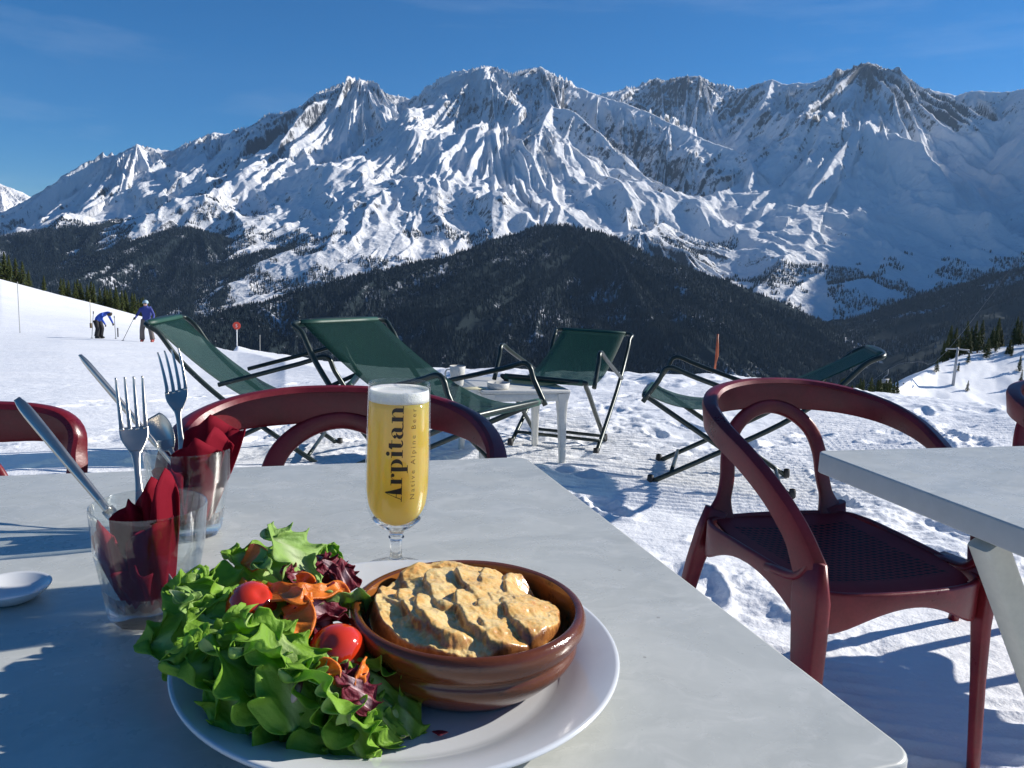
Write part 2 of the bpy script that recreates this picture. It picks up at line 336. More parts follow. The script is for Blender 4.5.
for (x0, y0, x1, y1) in [(-.2, 2.2, 1.6, 3.1), (.5, 2.4, .2, 4.0), (1.9, 2.4, 1.2, 5.4), (-2.6, 2.6, -.6, 6.5), (.9, 4.6, 3.4, 5.2), (2.4, 3.0, 3.2, 6.2), (-.9, 4.6, 1.4, 6.6), (-4.5, 5.0, -2.2, 8.5)]:
    L_ = math.hypot(x1-x0, y1-y0); nb = int(L_/.36); a_ = math.atan2(y1-y0, x1-x0)
    for i_ in range(nb): f_ = i_/nb; sd_ = .11*(1 if i_ % 2 else -1); BOOTS.append((x0+(x1-x0)*f_-math.sin(a_)*sd_+_rb.uniform(-.05, .05), y0+(y1-y0)*f_+math.cos(a_)*sd_+_rb.uniform(-.05, .05), a_+_rb.uniform(-.3, .3)))
for i_ in range(12): BOOTS.append((_rb.uniform(-.5, 3.2), _rb.uniform(2.0, 6.2), _rb.uniform(0, 3.1)))
def near_h(x, y, micro=True):
    A = np.arctan2(x, y); r = np.hypot(x, y)
    rc = np.exp(np.interp(A, cA, np.log(cR_))); zc = np.interp(A, cA, cZ); rk = np.interp(A, cA, kR); zk = np.interp(A, cA, kZ)
    z = np.where(r < 3.6, 0, np.where(r < rk, zk*(r-3.6)/(rk-3.6), zk+(zc-zk)*(r-rk)/np.maximum(rc-rk, .5)))
    over = np.maximum(r-rc, 0); soft = rc*.12
    z = np.where(r > rc, zc+ (zc-zk)/np.maximum(rc-rk, .5)*over*np.exp(-over/soft) - .5*over*(1-np.exp(-over/soft)), z)
    z = z*(1-sstep(rad(95), rad(140), np.abs(A))*sstep(2, 6, r)*(r < 1e9))
    if micro:
        f = 1-sstep(30, 90, r)
        # trampled, clumpy snow
        lump = sstep(-.08, .32, fbm(x*1.3+5, y*1.3, 3))*(1-sstep(3.5, 8, r)*sstep(.2, -.8, x)*.85)
        pits = np.minimum(fbm(x*4.1, y*4.1+9, 3), .1)*.055 + np.abs(fbm(x*9, y*9, 3))*.018
        z = z+f*(fbm(x*.5, y*.5, 3)*.03+lump*pits*.85+fbm(x*24, y*24, 3)*.006*lump+fbm(x*15, y*15, 2)*.002)
        # boot prints along a few beaten lines
        for (bx, by, ba) in BOOTS:
            k = np.nonzero((np.abs(x-bx) < .3) & (np.abs(y-by) < .3))
            if len(k[0]):
                X = (x[k]-bx)*math.cos(ba)+(y[k]-by)*math.sin(ba); Y = -(x[k]-bx)*math.sin(ba)+(y[k]-by)*math.cos(ba); q = (X/.135)**2+(Y/.055)**2
                z[k] += -.026*np.exp(-q**2.2)+.010*np.exp(-((np.sqrt(q)-1.35)/.28)**2)*(.6+.8*(fbm(x[k]*14, y[k]*14, 2)))
        # groomer ridges
        ca, sa = math.cos(rad(-7)), math.sin(rad(-7)); v_ = (-x*sa+y*ca)
        gm = sstep(-.15, .12, fbm(x*.8+2, y*.8+30, 3)+.16)*(1-lump*.8)*(1-sstep(5, 8, r))*(x > -1.5)
        z = z+gm*.010*(1-np.abs(np.sin(v_*math.pi/.058+fbm(x*2, y*2, 2)*.7))**1.0*2)
        # churned bank along the crest
        bank = np.exp(-((r-rc*.93)/(.10*rc))**2)*sstep(rad(-12), rad(-2), A)*(rc < 12)
        z = z+bank*(.02+.11*np.maximum(fbm(x*1.9, y*1.9+3, 4), -.1))*(1-.55*sstep(rad(13), rad(22), A))
        # distant piste: faint waves
        z = z+sstep(20, 60, r)*fbm(x*.05, y*.05, 3)*.4*(1-sstep(150, 200, r))
    return z
A1 = np.linspace(rad(-40), rad(42), 960); A0 = np.linspace(rad(-180), rad(-40), 90)[:-1]; A2 = np.linspace(rad(42), rad(180), 90)[1:-1]
AZN = np.concatenate([A0, A1, A2]); RN = np.concatenate([[.05, .3, .6], np.exp(np.linspace(math.log(.85), math.log(11), 950)), np.exp(np.linspace(math.log(11), math.log(420), 240))[1:]])
RR, AA = np.meshgrid(RN, AZN, indexing='ij'); nx = RR*np.sin(AA); ny = RR*np.cos(AA)
nz = near_h(nx, ny)
def snow_mat():
    t = NT('piste_snow'); P = t.geo.outputs['Position']
    n1 = t.noise(P, 1.2, 5, .6); n2 = t.noise(P, 55, 5, .75); n3 = t.noise(P, 9, 4, .7)
    cd = t.n('ShaderNodeMapRange', {0: n1, 1: .35, 2: .7}).outputs[0]
    c = t.mix(cd, (.82, .84, .87), (.90, .905, .91))
    sp = t.n('ShaderNodeMapRange', {0: t.noise(P, 14, 3, .6), 1: .72, 2: .76}).outputs[0]
    c = t.mix(t.math('MULTIPLY', sp, .35), c, (.35, .34, .33))
    dist = t.n('ShaderNodeVectorMath', {0: P}, operation='LENGTH').outputs['Value']
    fade = t.n('ShaderNodeMapRange', {0: dist, 1: 4.0, 2: 30.0, 3: 1.0, 4: 0.25}).outputs[0]
    b = t.bump(n3, .5, .02, t.bump(n2, .6, .006))
    bd = t.bump(t.noise(t.mapping(P, (.25, 1, 1)), 1.6, 5, .7), .45, .12, b)
    bs = t.bsdf(Base_Color=c, Roughness=.55, Specular_IOR_Level=.25, Normal=bd, Subsurface_Weight=.0); return t.m
MAT['snow'] = snow_mat()
no = np_mesh('snow_ground', np.stack([nx, ny, nz], -1).reshape(-1, 3), np.concatenate([grid_faces(len(RN), len(AZN), True)]), MAT['snow']); tag(no, kind='structure')
def ground_at(u, v, rmin=1.0, rmax=260):     # where the sight line first meets the near snow
    d = ray(u, v); k = math.hypot(d.x, d.y); R = np.exp(np.linspace(math.log(rmin), math.log(rmax), 3000))
    x = d.x/k*R; y = d.y/k*R; z = CAM_H+d.z/k*R; h = near_h(x, y)
    i = np.nonzero(z <= h)[0]; i = i[0] if len(i) else int(np.argmin(z-h))
    return Vector((x[i], y[i], h[i]))
def gz(x, y): return float(near_h(np.array([x]), np.array([y]))[0])
# valley floor sheet, far below everything
N = 64; V = [(0, 0, -330)]+[(24000*math.cos(6.2832*k/N), 24000*math.sin(6.2832*k/N), -330) for k in range(N)]
vf = mesh_obj('valley_ground', V, [(0, 1+k, 1+(k+1) % N) for k in range(N)], MAT.get('hill', MAT['snow'])); tag(vf, kind='structure')
# side hill on the right with the lift
RH = [(860, 420, 150), (880, 402, 160), (897, 389, 175), (920, 374, 195), (940, 363, 205), (960, 355, 212), (1000, 349, 222), (1040, 344, 230), (1150, 322, 250), (1400, 280, 280)]
rA = np.array([az_of(u, v) for u, v, r in RH]); rR = np.array([float(r) for *_, r in RH]); rZ = np.array([at_R(*p).z for p in RH])
def right_h(x, y):
    A = np.arctan2(x, y); r = np.hypot(x, y); rc = np.interp(A, rA, rR); zc = np.interp(A, rA, rZ)
    z0 = zc-rc*.16-6; f = np.clip((r-95)/(rc-95), 0, 1)
    z = z0+(zc-z0)*f**1.1
    fold = sstep(rad(27), rad(33), A)*np.exp(-((r-128)/14)**2)*5.0
    z = np.where(r > rc, zc-.02*(r-rc)-.0015*(r-rc)**2, z)+fold
    return z+fbm(x*.035, y*.035, 4)*2.2*(1-.7*np.exp(-((r-rc)/14)**2))+fbm(x*.3, y*.3, 3)*.25
ra = np.linspace(rad(22), rad(58), 420); rr_ = np.linspace(95, 420, 300); RR, AA = np.meshgrid(rr_, ra, indexing='ij'); qx = RR*np.sin(AA); qy = RR*np.cos(AA)
qo = np_mesh('snow_hill', np.stack([qx, qy, right_h(qx, qy)], -1).reshape(-1, 3), grid_faces(300, 420), MAT['snow']); tag(qo, kind='structure')
# ------------------------------------------------------------------ sweeps
def catmull(pts, n=6, closed=False):
    P = [Vector(p) for p in pts]; out = []; N = len(P); segs = N if closed else N-1
    for i in range(segs):
        if closed: p0, p1, p2, p3 = P[(i-1) % N], P[i], P[(i+1) % N], P[(i+2) % N]
        else: p0 = P[i-1] if i else P[0]*2-P[1]; p1 = P[i]; p2 = P[i+1]; p3 = P[i+2] if i+2 < N else P[-1]*2-P[-2]
        for k in range(n):
            t = k/n; out.append(.5*((2*p1)+(p2-p0)*t+(2*p0-5*p1+4*p2-p3)*t*t+(3*p1-p0-3*p2+p3)*t**3))
    if not closed: out.append(P[-1].copy())
    return out
def rrect(w, h, r, k=3):       # rounded rectangle section, (a,b) points
    r = min(r, w/2*.98, h/2*.98); o = []
    for cx, cy, a0 in ((w/2-r, h/2-r, 0), (-w/2+r, h/2-r, 90), (-w/2+r, -h/2+r, 180), (w/2-r, -h/2+r, 270)):
        for q in range(k+1):
            a = rad(a0+90*q/k); o.append((cx+r*math.cos(a), cy+r*math.sin(a)))
    return o
def circ(r, k=10): return [(r*math.cos(6.28318*q/k), r*math.sin(6.28318*q/k)) for q in range(k)]
def sweep(path, secs, ups, closed=False, cap=True):
    """path points, one section (list of (a,b)) per point or one for all, up vector(s): b runs along 'up', a across"""
    n = len(path); V = []; m = None
    for i, p in enumerate(path):
        if closed: T = path[(i+1) % n]-path[i-1]
        else: T = path[min(i+1, n-1)]-path[max(i-1, 0)]
        T = T.normalized(); up = Vector(ups[i] if isinstance(ups, list) else ups); side = T.cross(up)
        if side.length < 1e-5: side = T.cross(Vector((1, 0, 0)))
        side.normalize(); b = side.cross(T).normalized(); s = secs[i] if isinstance(secs[0][0], (tuple, list)) else secs; m = len(s)
        V += [p+side*q[0]+b*q[1] for q in s]
    Fc = []
    for i in range(n if closed else n-1):
        for j in range(m):
            a = i*m+j; b_ = i*m+(j+1) % m; c = ((i+1) % n)*m+(j+1) % m; d = ((i+1) % n)*m+j; Fc.append((a, b_, c, d))
    if cap and not closed: Fc.append(tuple(range(m-1, -1, -1))); Fc.append(tuple((n-1)*m+j for j in range(m)))
    return V, Fc
def join(*vf):
    V, Fc = [], []
    for v, f in vf: k = len(V); V += list(v); Fc += [tuple(i+k for i in q) for q in f]
    return V, Fc
def tube(pts, r, n=5, closed=False, k=10, up=(0.13, .21, 1)):
    p = catmull(pts, n, closed) if n > 1 else [Vector(q) for q in pts]
    return sweep(p, circ(r, k), up, closed)
def lathe(prof, n=64, cap=False):
    V, Fc = [], []; m = len(prof)
    for i in range(n):
        a = 6.2831853*i/n; c, s = math.cos(a), math.sin(a); V += [(r*c, r*s, z) for r, z in prof]
    for i in range(n):
        for j in range(m-1): a = i*m+j; b = ((i+1) % n)*m+j; Fc.append((a, b, b+1, a+1))
    return V, Fc
def merge_obj(name, vf, mat, parent=None, smooth=True, edge=None, tidy=True):
    o = mesh_obj(name, vf[0], vf[1], mat, parent, smooth)
    bm = bmesh.new(); bm.from_mesh(o.data)
    if tidy: bmesh.ops.remove_doubles(bm, verts=bm.verts, dist=1e-6)
    bmesh.ops.recalc_face_normals(bm, faces=bm.faces)
    if edge:
        for e in bm.edges:
            if len(e.link_faces) == 2 and e.calc_face_angle(0) > edge: e.smooth = False
    bm.to_mesh(o.data); bm.free(); return o
def box_bm(sx, sy, sz, c=(0, 0, 0), bev=.003, seg=2):
    bm = bmesh.new(); bmesh.ops.create_cube(bm, size=1); bmesh.ops.scale(bm, vec=(sx, sy, sz), verts=bm.verts)
    if bev: bmesh.ops.bevel(bm, geom=list(bm.edges), offset=bev, segments=seg, profile=.5, affect='EDGES')
    bmesh.ops.translate(bm, vec=c, verts=bm.verts); return bm
def copy_tree(o, parent=None):
    c = o.copy(); COL.objects.link(c); c.parent = parent
    for ch in [x for x in bpy.data.objects if x.parent == o]: copy_tree(ch, c)
    return c
# ------------------------------------------------------------------ materials
def plastic_red():
    t = NT('red_plastic'); P = t.obj; g = t.geo
    n = t.noise(P, 7, 5, .65); n2 = t.noise(P, 160, 4, .7); up = t.n('ShaderNodeSeparateXYZ', {0: g.outputs['Normal']}).outputs[2]
    fade = t.n('ShaderNodeMapRange', {0: t.math('ADD', n, t.math('MULTIPLY', n2, .35)), 1: .48, 2: .86}).outputs[0]
    c = t.mix(fade, (.095, .002, .006), (.205, .016, .022))
    sc = t.n('ShaderNodeMapRange', {0: t.noise(t.mapping(P, (1, 1, 5)), 38, 5, .8), 1: .66, 2: .72}).outputs[0]
    c = t.mix(t.math('MULTIPLY', sc, .6), c, (.05, .006, .008))
    t.bsdf(Base_Color=c, Roughness=t.n('ShaderNodeMapRange', {0: fade, 3: .26, 4: .48}).outputs[0], Specular_IOR_Level=.45, Normal=t.bump(n2, .12, .002)); return t.m
def seat_red():
    t = NT('red_perforated_plastic'); P = t.obj
    sp = t.n('ShaderNodeSeparateXYZ', {0: P}); fx = t.math('PINGPONG', t.math('ADD', sp.outputs[0], t.math('MULTIPLY', sp.outputs[1], .5)), .0090); fy = t.math('PINGPONG', sp.outputs[1], .0070)
    inn_ = t.math('MULTIPLY', t.math('LESS_THAN', t.math('ABSOLUTE', sp.outputs[0]), .155), t.math('LESS_THAN', t.math('ABSOLUTE', sp.outputs[1]), .165))
    hole = t.math('MULTIPLY', t.math('MULTIPLY', t.math('LESS_THAN', fx, .0058), t.math('LESS_THAN', fy, .0042)), inn_)
    n = t.noise(P, 9, 4, .6); c = t.mix(n, (.15, .008, .012), (.27, .035, .04)); c = t.mix(hole, c, (.02, .002, .003))
    hm = t.math('SUBTRACT', 1.0, hole)
    t.bsdf(Base_Color=c, Roughness=.55, Specular_IOR_Level=.08, Normal=t.bump(hm, 1.0, .004)); return t.m
def painted(name, col, rough=.35, metal=0.0, chips=None):
    t = NT(name); P = t.obj; n = t.noise(P, 60, 5, .7); c = t.mix(n, tuple(q*.8 for q in col), tuple(min(1, q*1.2) for q in col))
    if chips:
        k = t.n('ShaderNodeMapRange', {0: t.noise(P, 25, 6, .8), 1: .64, 2: .68}).outputs[0]; c = t.mix(k, c, chips)
    t.bsdf(Base_Color=c, Roughness=t.math('ADD', t.math('MULTIPLY', n, .25), rough-.1), Metallic=metal, Normal=t.bump(n, .08, .002)); return t.m
def table_mat():
    t = NT('grey_marbled_laminate'); P = t.obj
    w = t.n('ShaderNodeVectorMath', {0: P, 1: t.n('ShaderNodeVectorMath', {0: t.noise(P, 5, 4, .6, out=1), 1: (.14, .14, .14)}, operation='MULTIPLY').outputs[0]}, operation='ADD').outputs[0]
    n1 = t.noise(t.mapping(w, (1, 1.9, 1), (0, 0, rad(28))), 5.5, 8, .66, 1.2); n2 = t.noise(t.mapping(w, (1, 2.4, 1), (0, 0, rad(35))), 16, 8, .7, 1.6); n3 = t.noise(P, 1.6, 3, .5)
    c = t.mix(t.n('ShaderNodeMapRange', {0: n1, 1: .33, 2: .68}).outputs[0], (.40, .415, .385), (.53, .54, .50))
    c = t.mix(t.math('MULTIPLY', t.n('ShaderNodeMapRange', {0: n2, 1: .5, 2: .66}).outputs[0], .5), c, (.62, .62, .58))
    c = t.mix(t.math('MULTIPLY', t.n('ShaderNodeMapRange', {0: n3, 1: .5, 2: .7}).outputs[0], .35), c, (.55, .55, .50))
    sp_ = t.n('ShaderNodeTexVoronoi', {'Vector': P, 'Scale': 38.0, 'Randomness': 1.0}).outputs['Distance']; gate = t.n('ShaderNodeMapRange', {0: t.noise(P, 6, 2, .5), 1: .55, 2: .62}).outputs[0]
    c = t.mix(t.math('MULTIPLY', t.math('MULTIPLY', t.math('LESS_THAN', sp_, .055), gate), .45), c, (.16, .14, .11))
    fine = t.noise(P, 420, 3, .6); sm = t.noise(P, 11, 5, .7)
    t.bsdf(Base_Color=c, Roughness=t.n('ShaderNodeMapRange', {0: sm, 1: .3, 2: .7, 3: .20, 4: .36}).outputs[0], Specular_IOR_Level=.5, Normal=t.bump(fine, .05, .0006, t.bump(n1, .05, .002))); return t.m
def edge_mat():
    t = NT('table_edge'); P = t.obj; z = t.n('ShaderNodeSeparateXYZ', {0: P}).outputs[2]
    n = t.noise(P, 45, 6, .75); chip = t.n('ShaderNodeMapRange', {0: t.math('ADD', n, t.math('MULTIPLY', z, 6.0)), 1: .19, 2: .15}).outputs[0]
    c = t.mix(n, (.36, .37, .35), (.48, .49, .47)); c = t.mix(chip, c, (.05, .045, .04))
    t.bsdf(Base_Color=c, Roughness=.5, Normal=t.bump(n, .2, .002)); return t.m
def sling_mat():
    t = NT('green_mesh_sling'); P = t.obj; n = t.noise(P, 5, 4, .6); n2 = t.noise(P, 300, 2, .5)
    c = t.mix(n, (.002, .020, .016), (.006, .038, .027))
    wx = t.n('ShaderNodeTexWave', {'Vector': P, 'Scale': 120.0}, bands_direction='X').outputs[1]
    b = t.n('ShaderNodeBsdfPrincipled', {'Base Color': c, 'Roughness': .5, 'Specular IOR Level': .35, 'Normal': t.bump(wx, .15, .001)})
    tl = t.n('ShaderNodeBsdfTranslucent', {'Color': (.02, .16, .09, 1)}); m1 = t.n('ShaderNodeMixShader', {0: .14, 1: b.outputs[0], 2: tl.outputs[0]})
    tr = t.n('ShaderNodeBsdfTransparent', {'Color': (.80, .92, .87, 1)}); m = t.n('ShaderNodeMixShader', {0: .30, 1: m1.outputs[0], 2: tr.outputs[0]})
    t.t.links.new(m.outputs[0], t.out.inputs[0]); return t.m
MAT['red'] = plastic_red(); MAT['seat'] = seat_red(); MAT['table'] = table_mat(); MAT['edge'] = edge_mat(); MAT['sling'] = sling_mat()
MAT['tube'] = painted('dark_green_tube', (.018, .030, .026), .32, .25, (.25, .24, .23)); MAT['beige'] = painted('beige_leg', (.50, .49, .41), .4)
MAT['wplastic'] = painted('white_resin', (.62, .61, .56), .38); MAT['rubber'] = painted('black_rubber', (.02, .02, .02), .6)
# ------------------------------------------------------------------ red plastic armchair
def make_chair(square=False):
    root = empty('armchair'); m = MAT['red']
    # seat: a shallow dished shell
    n = 22; V = []; Fc = []
    def seatxy(i, j):
        s, t = -1+2*i/n, -1+2*j/n; k = .86+.14*(1-abs(s*t)**1.5)
        return s*(.198+.014*(1+t)/2)*k, t*.232*k-.003
    for lay in (0, 1):
        for i in range(n+1):
            for j in range(n+1):
                x, y = seatxy(i, j); s, t = -1+2*i/n, -1+2*j/n
                z = .418-.016*(1-s*s)*(1-(t*.8)**2)+(.012*max(0, t-.55)**1.2)-.03*max(0, -t-.82)-.006*lay
                V.append((x, y, z))
    for lay in (0, 1):
        o = lay*(n+1)**2
        for i in range(n):
            for j in range(n):
                q = (o+i*(n+1)+j, o+(i+1)*(n+1)+j, o+(i+1)*(n+1)+j+1, o+i*(n+1)+j+1); Fc.append(q if lay == 0 else q[::-1])
    merge_obj('seat', (V, Fc), MAT['seat'], root)
    # apron round the seat, arched between the legs
    loop = [(-.206, -.10), (-.214, .06), (-.210, .17), (-.16, .218), (0, .23), (.16, .218), (.210, .17), (.214, .06), (.206, -.10), (.195, -.19), (.155, -.222), (.08, -.238), (0, -.242), (-.08, -.238), (-.155, -.222), (-.195, -.19)]
    pts = catmull([(x, y, 0) for x, y in loop], 5, True); path = []; secs = []
    for p in pts:
        corner = min(1, (abs(p.x)/.22)*(abs(p.y)/.22)*1.3); h = .034+.055*corner**2; top = .425 if p.y > -.2 else .418
        path.append(Vector((p.x, p.y, top-h/2))); secs.append(rrect(.014, h, .006, 2))
    merge_obj('apron', sweep(path, secs, (0, 0, 1), True), m, root)
    # back and arm band: one wide ribbon with a rolled top flange
    half = [(0, .292, .718), (-.10, .284, .715), (-.19, .245, .706), (-.248, .17, .690), (-.268, .075, .664), (-.258, -.02, .626), (-.240, -.10, .575), (-.222, -.160, .515), (-.208, -.195, .450)]
    if square: half = [(0, .28, .722), (-.10, .278, .723), (-.19, .27, .722), (-.238, .255, .708), (-.256, .235, .66), (-.264, .20, .60), (-.266, .12, .545), (-.258, -.06, .52), (-.244, -.19, .450)]
    hw = [.076, .074, .066, .058, .050, .046, .046, .052, .076]
    full = [(-x, y, z) for x, y, z in reversed(half[1:])]+half; wf = list(reversed(hw[1:]))+hw
    path = catmull(full, 6); ws = catmull([(q, 0, 0) for q in wf], 6); secs = []; ups = []
    N = len(path)
    for i, p in enumerate(path):
        w_ = ws[i].x; f = abs(i/(N-1)-.5)*2
        up = Vector((p.x*.55, .12*(1-f), 1)); 
        if f > .8: up = Vector((p.x*.4, -.55*(f-.8)/.2*1.6, 1))
        ups.append(up.normalized())
        # section: vertical web and a flange turned outwards at the top (a = across, b = up)
        fl = .030*(1-.3*f); tk = .0075; h = w_/2
        secs.append([(tk, -h), (tk, h-.012), (tk-.004, h-.002), (tk-.010, h), (-fl*.75, h+.001), (-fl, h-.003), (-fl-.003, h-.012), (-fl+.004, h-.013), (-fl+.008, h-.008), (-tk*.4, h-.010), (-tk*.4, -h+.004), (0, -h-.002)])
    # orient so the flange is outside: path runs from +x arm to -x arm counter-clockwise seen from above
    v, f_ = sweep(path, secs, ups)
    band = merge_obj('back_band', (v, f_), m, root, edge=.6)
    # horseshoe in the back
    half = [(0, .292, .684), (-.060, .286, .668), (-.108, .272, .628), (-.130, .255, .572), (-.136, .240, .510), (-.150, .228, .450), (-.160, .220, .412)]
    full = [(-x, y, z) for x, y, z in reversed(half[1:])]+half; path = catmull(full, 5); N = len(path)
    secs = [rrect(.016, .038+.05*max(0, abs(i/(N-1)-.5)*2-.78)/.22, .007, 2) for i in range(N)]
    ups = []
    for i, p in enumerate(path):     # 'up' = outward in the plane of the back
        c = Vector((0, .24, .56)); d = (p-c); d.y = 0; ups.append(Vector((d.x, 0, max(d.z, -.02))).normalized())
    merge_obj('back_arch', sweep(path, secs, ups), m, root)
    # legs, each its own mesh
    for sx in (-1, 1):
        # front leg grows out of the arm end
        path = [Vector((sx*x, y, z)) for x, y, z in ((.206, -.196, .475), (.204, -.204, .40), (.205, -.212, .32), (.207, -.222, .20), (.209, -.232, .08), (.211, -.238, -.01))]
        secs = [rrect(w_, d_, .009, 3) for w_, d_ in (((.018, .085), (.032, .090), (.032, .080), (.030, .066), (.028, .052), (.026, .042)) if sx < 0 else ((.018, .080), (.028, .062), (.024, .040), (.022, .030), (.021, .027), (.020, .025)))]
        merge_obj('leg', sweep(path, secs, (0, 1, 0)), m, root)
        path = [Vector((sx*x, y, z)) for x, y, z in ((.168, .222, .44), (.186, .232, .38), (.200, .248, .30), (.212, .270, .18), (.224, .292, .06), (.229, .302, -.01))]
        secs = [rrect(w_, d_, .009, 3) for w_, d_ in ((.060, .024), (.050, .032), (.042, .032), (.036, .029), (.031, .026), (.028, .024))]
        merge_obj('leg', sweep(path, secs, (0, 1, 0)), m, root)
        # side web from the seat corner into the arm
        path = catmull([(sx*.200, -.205, .47), (sx*.205, -.165, .428), (sx*.214, -.08, .415)], 4)
        merge_obj('side_web', sweep(path, rrect(.016, .034, .006, 2), (sx, 0, .2)), m, root)
    return root
ch0 = make_chair()
def seat_chair(o, x, y, rz, label, dz=0.0, tilt=0):
    o.location = (x, y, dz); o.rotation_euler = (0, tilt, rad(rz)); tag(o, label, 'chair', 'red plastic armchairs on the snow')
seat_chair(ch0, .735, 1.655, 15, 'dark red armchair by the corner of the bare table, seat and front legs in view', -.004)
c = copy_tree(ch0); c.scale = (1.08, 1.05, 1.0); seat_chair(c, -.285, 1.26, 12, 'dark red armchair pushed against the far edge of the food table, behind the beer glass', -.01)
c = copy_tree(ch0); seat_chair(c, 1.66, 1.98, 10, 'dark red armchair cut by the right frame edge, beyond the second table', -.01)
c = make_chair(True); seat_chair(c, -.955, 1.05, 16, 'square backed red armchair cut by the left frame edge, behind the leaning knife', -.035)
# ------------------------------------------------------------------ tables
def make_table(name, corner, yaw, L, W, label, leg_kind):
    """corner = far corner of the top; L along the far edge, W towards the viewer; side = sign of L direction"""
    ex = Vector((math.cos(rad(yaw)), math.sin(rad(yaw)), 0)); ey = Vector((math.sin(rad(yaw)), -math.cos(rad(yaw)), 0))
    c = Vector(corner)+ex*(L/2)+ey*(W/2)
    root = empty(name, (c.x, c.y, 0), rad(yaw), label, 'table')
    # rounded top
    T = .032; bm = bmesh.new(); r = .018; out = []
    for px_, py_, a0 in ((abs(L)/2, W/2, 0), (-abs(L)/2, W/2, 90), (-abs(L)/2, -W/2, 180), (abs(L)/2, -W/2, 270)):
        for q in range(7):
            a = rad(a0+15*q); out.append((px_-math.copysign(r, px_)+r*math.cos(a), py_-math.copysign(r, py_)+r*math.sin(a)))
    vt = [bm.verts.new((x, y, 0)) for x, y in out]; f = bm.faces.new(vt)
    e = bmesh.ops.extrude_face_region(bm, geom=[f]); nv = [g for g in e['geom'] if isinstance(g, bmesh.types.BMVert)]
    bmesh.ops.translate(bm, vec=(0, 0, -T), verts=nv)
    bmesh.ops.recalc_face_normals(bm, faces=bm.faces)
    ee = [e for e in bm.edges if abs(e.verts[0].co.z-e.verts[1].co.z) < 1e-6 and len(e.link_faces) == 2 and e.calc_face_angle(0) > 1]
    bmesh.ops.bevel(bm, geom=ee, offset=.0028, segments=3, profile=.5, affect='EDGES')
    me = bpy.data.meshes.new('tabletop'); bm.to_mesh(me); bm.free(); me.materials.append(MAT['table']); me.materials.append(MAT['edge'])
    for p in me.polygons:
        p.use_smooth = len(p.vertices) < 6
        if p.normal.z < .6 and p.center.z < -.002: p.material_index = 1
    to = link(bpy.data.objects.new('tabletop', me), root); to.location = (0, 0, .74)
    bx, by = abs(L)/2-.09, W/2-.08
    if leg_kind == 'slant':      # two crossing pairs
        for yy in (W/2-.309, -W/2+.07):
            for q, sg in ((0, 1), (.036, -1)):
                p0 = Vector((sg*(-abs(L)/2+.012), yy-q, .706)); p1 = Vector((sg*(-abs(L)/2+.43), yy-q, -.01))
                merge_obj('leg', sweep([p0.lerp(p1, f) for f in (0, .5, 1)], rrect(.034, .030, .005, 2), (0, 1, 0)), MAT['beige'], root, edge=.8)
        by = W/2-.309
    else:
        for sx in (-1, 1):
            for sy in (-1, 1):
                pts = [Vector((sx*bx, sy*by, .706)), Vector((sx*bx, sy*by, 0))]
                merge_obj('leg', sweep([pts[0]+(pts[1]-pts[0])*q for q in (0, .5, 1)], rrect(.034, .034, .006, 2), (0, 1, 0)), MAT['beige'], root, edge=.8)
    for sy in (-1, 1):
        o = bm_obj('rail', box_bm(2*bx-.10, .022, .012, (0, sy*(W/2-.13), .701)), MAT['beige'], root, smooth=False)
    return root
mt = make_table('cafe_table', on_z(525, 456.5, .74), 18.1, -1.05, .690, 'grey marbled table in the foreground carrying the plate, beer and tumblers', 'straight')
rt = make_table('cafe_table', on_z(815, 450.5, .74), 15.4, .85, .70, 'bare grey marbled table at the right edge with a chipped side and slanting beige leg', 'slant')
# low white resin table
def low_table(x, y, rz, S=.47, H=.395):
    root = empty('side_table', (x, y, 0), rad(rz), 'low white plastic table between the green deck chairs', 'table')
    m = MAT['wplastic']; bm = box_bm(S, S, .018, (0, 0, H-.009), .006, 3); bm_obj('tabletop', bm, m, root)
    loop = catmull([(S/2-.012, S/2-.05, 0), (S/2-.012, 0, 0), (S/2-.012, -S/2+.05, 0), (S/2-.05, -S/2+.012, 0), (0, -S/2+.012, 0), (-S/2+.05, -S/2+.012, 0), (-S/2+.012, -S/2+.05, 0), (-S/2+.012, 0, 0), (-S/2+.012, S/2-.05, 0), (-S/2+.05, S/2-.012, 0), (0, S/2-.012, 0), (S/2-.05, S/2-.012, 0)], 4, True)
    path = [Vector((p.x, p.y, H-.018-.02)) for p in loop]; merge_obj('apron', sweep(path, rrect(.006, .04, .002, 1), (0, 0, 1), True), m, root)
    for sx in (-1, 1):
        for sy in (-1, 1):
            p0 = Vector((sx*(S/2-.035), sy*(S/2-.035), H-.02)); p1 = Vector((sx*(S/2-.018), sy*(S/2-.018), -.02))
            path = [p0.lerp(p1, q) for q in (0, .12, .3, .6, 1)]; merge_obj('leg', sweep(path, [rrect(w_, w_, .006, 2) for w_ in (.07, .052, .042, .036, .030)], (0, 1, 0)), m, root, edge=.8)
    return root
lt = low_table(.005, 4.03, 18)
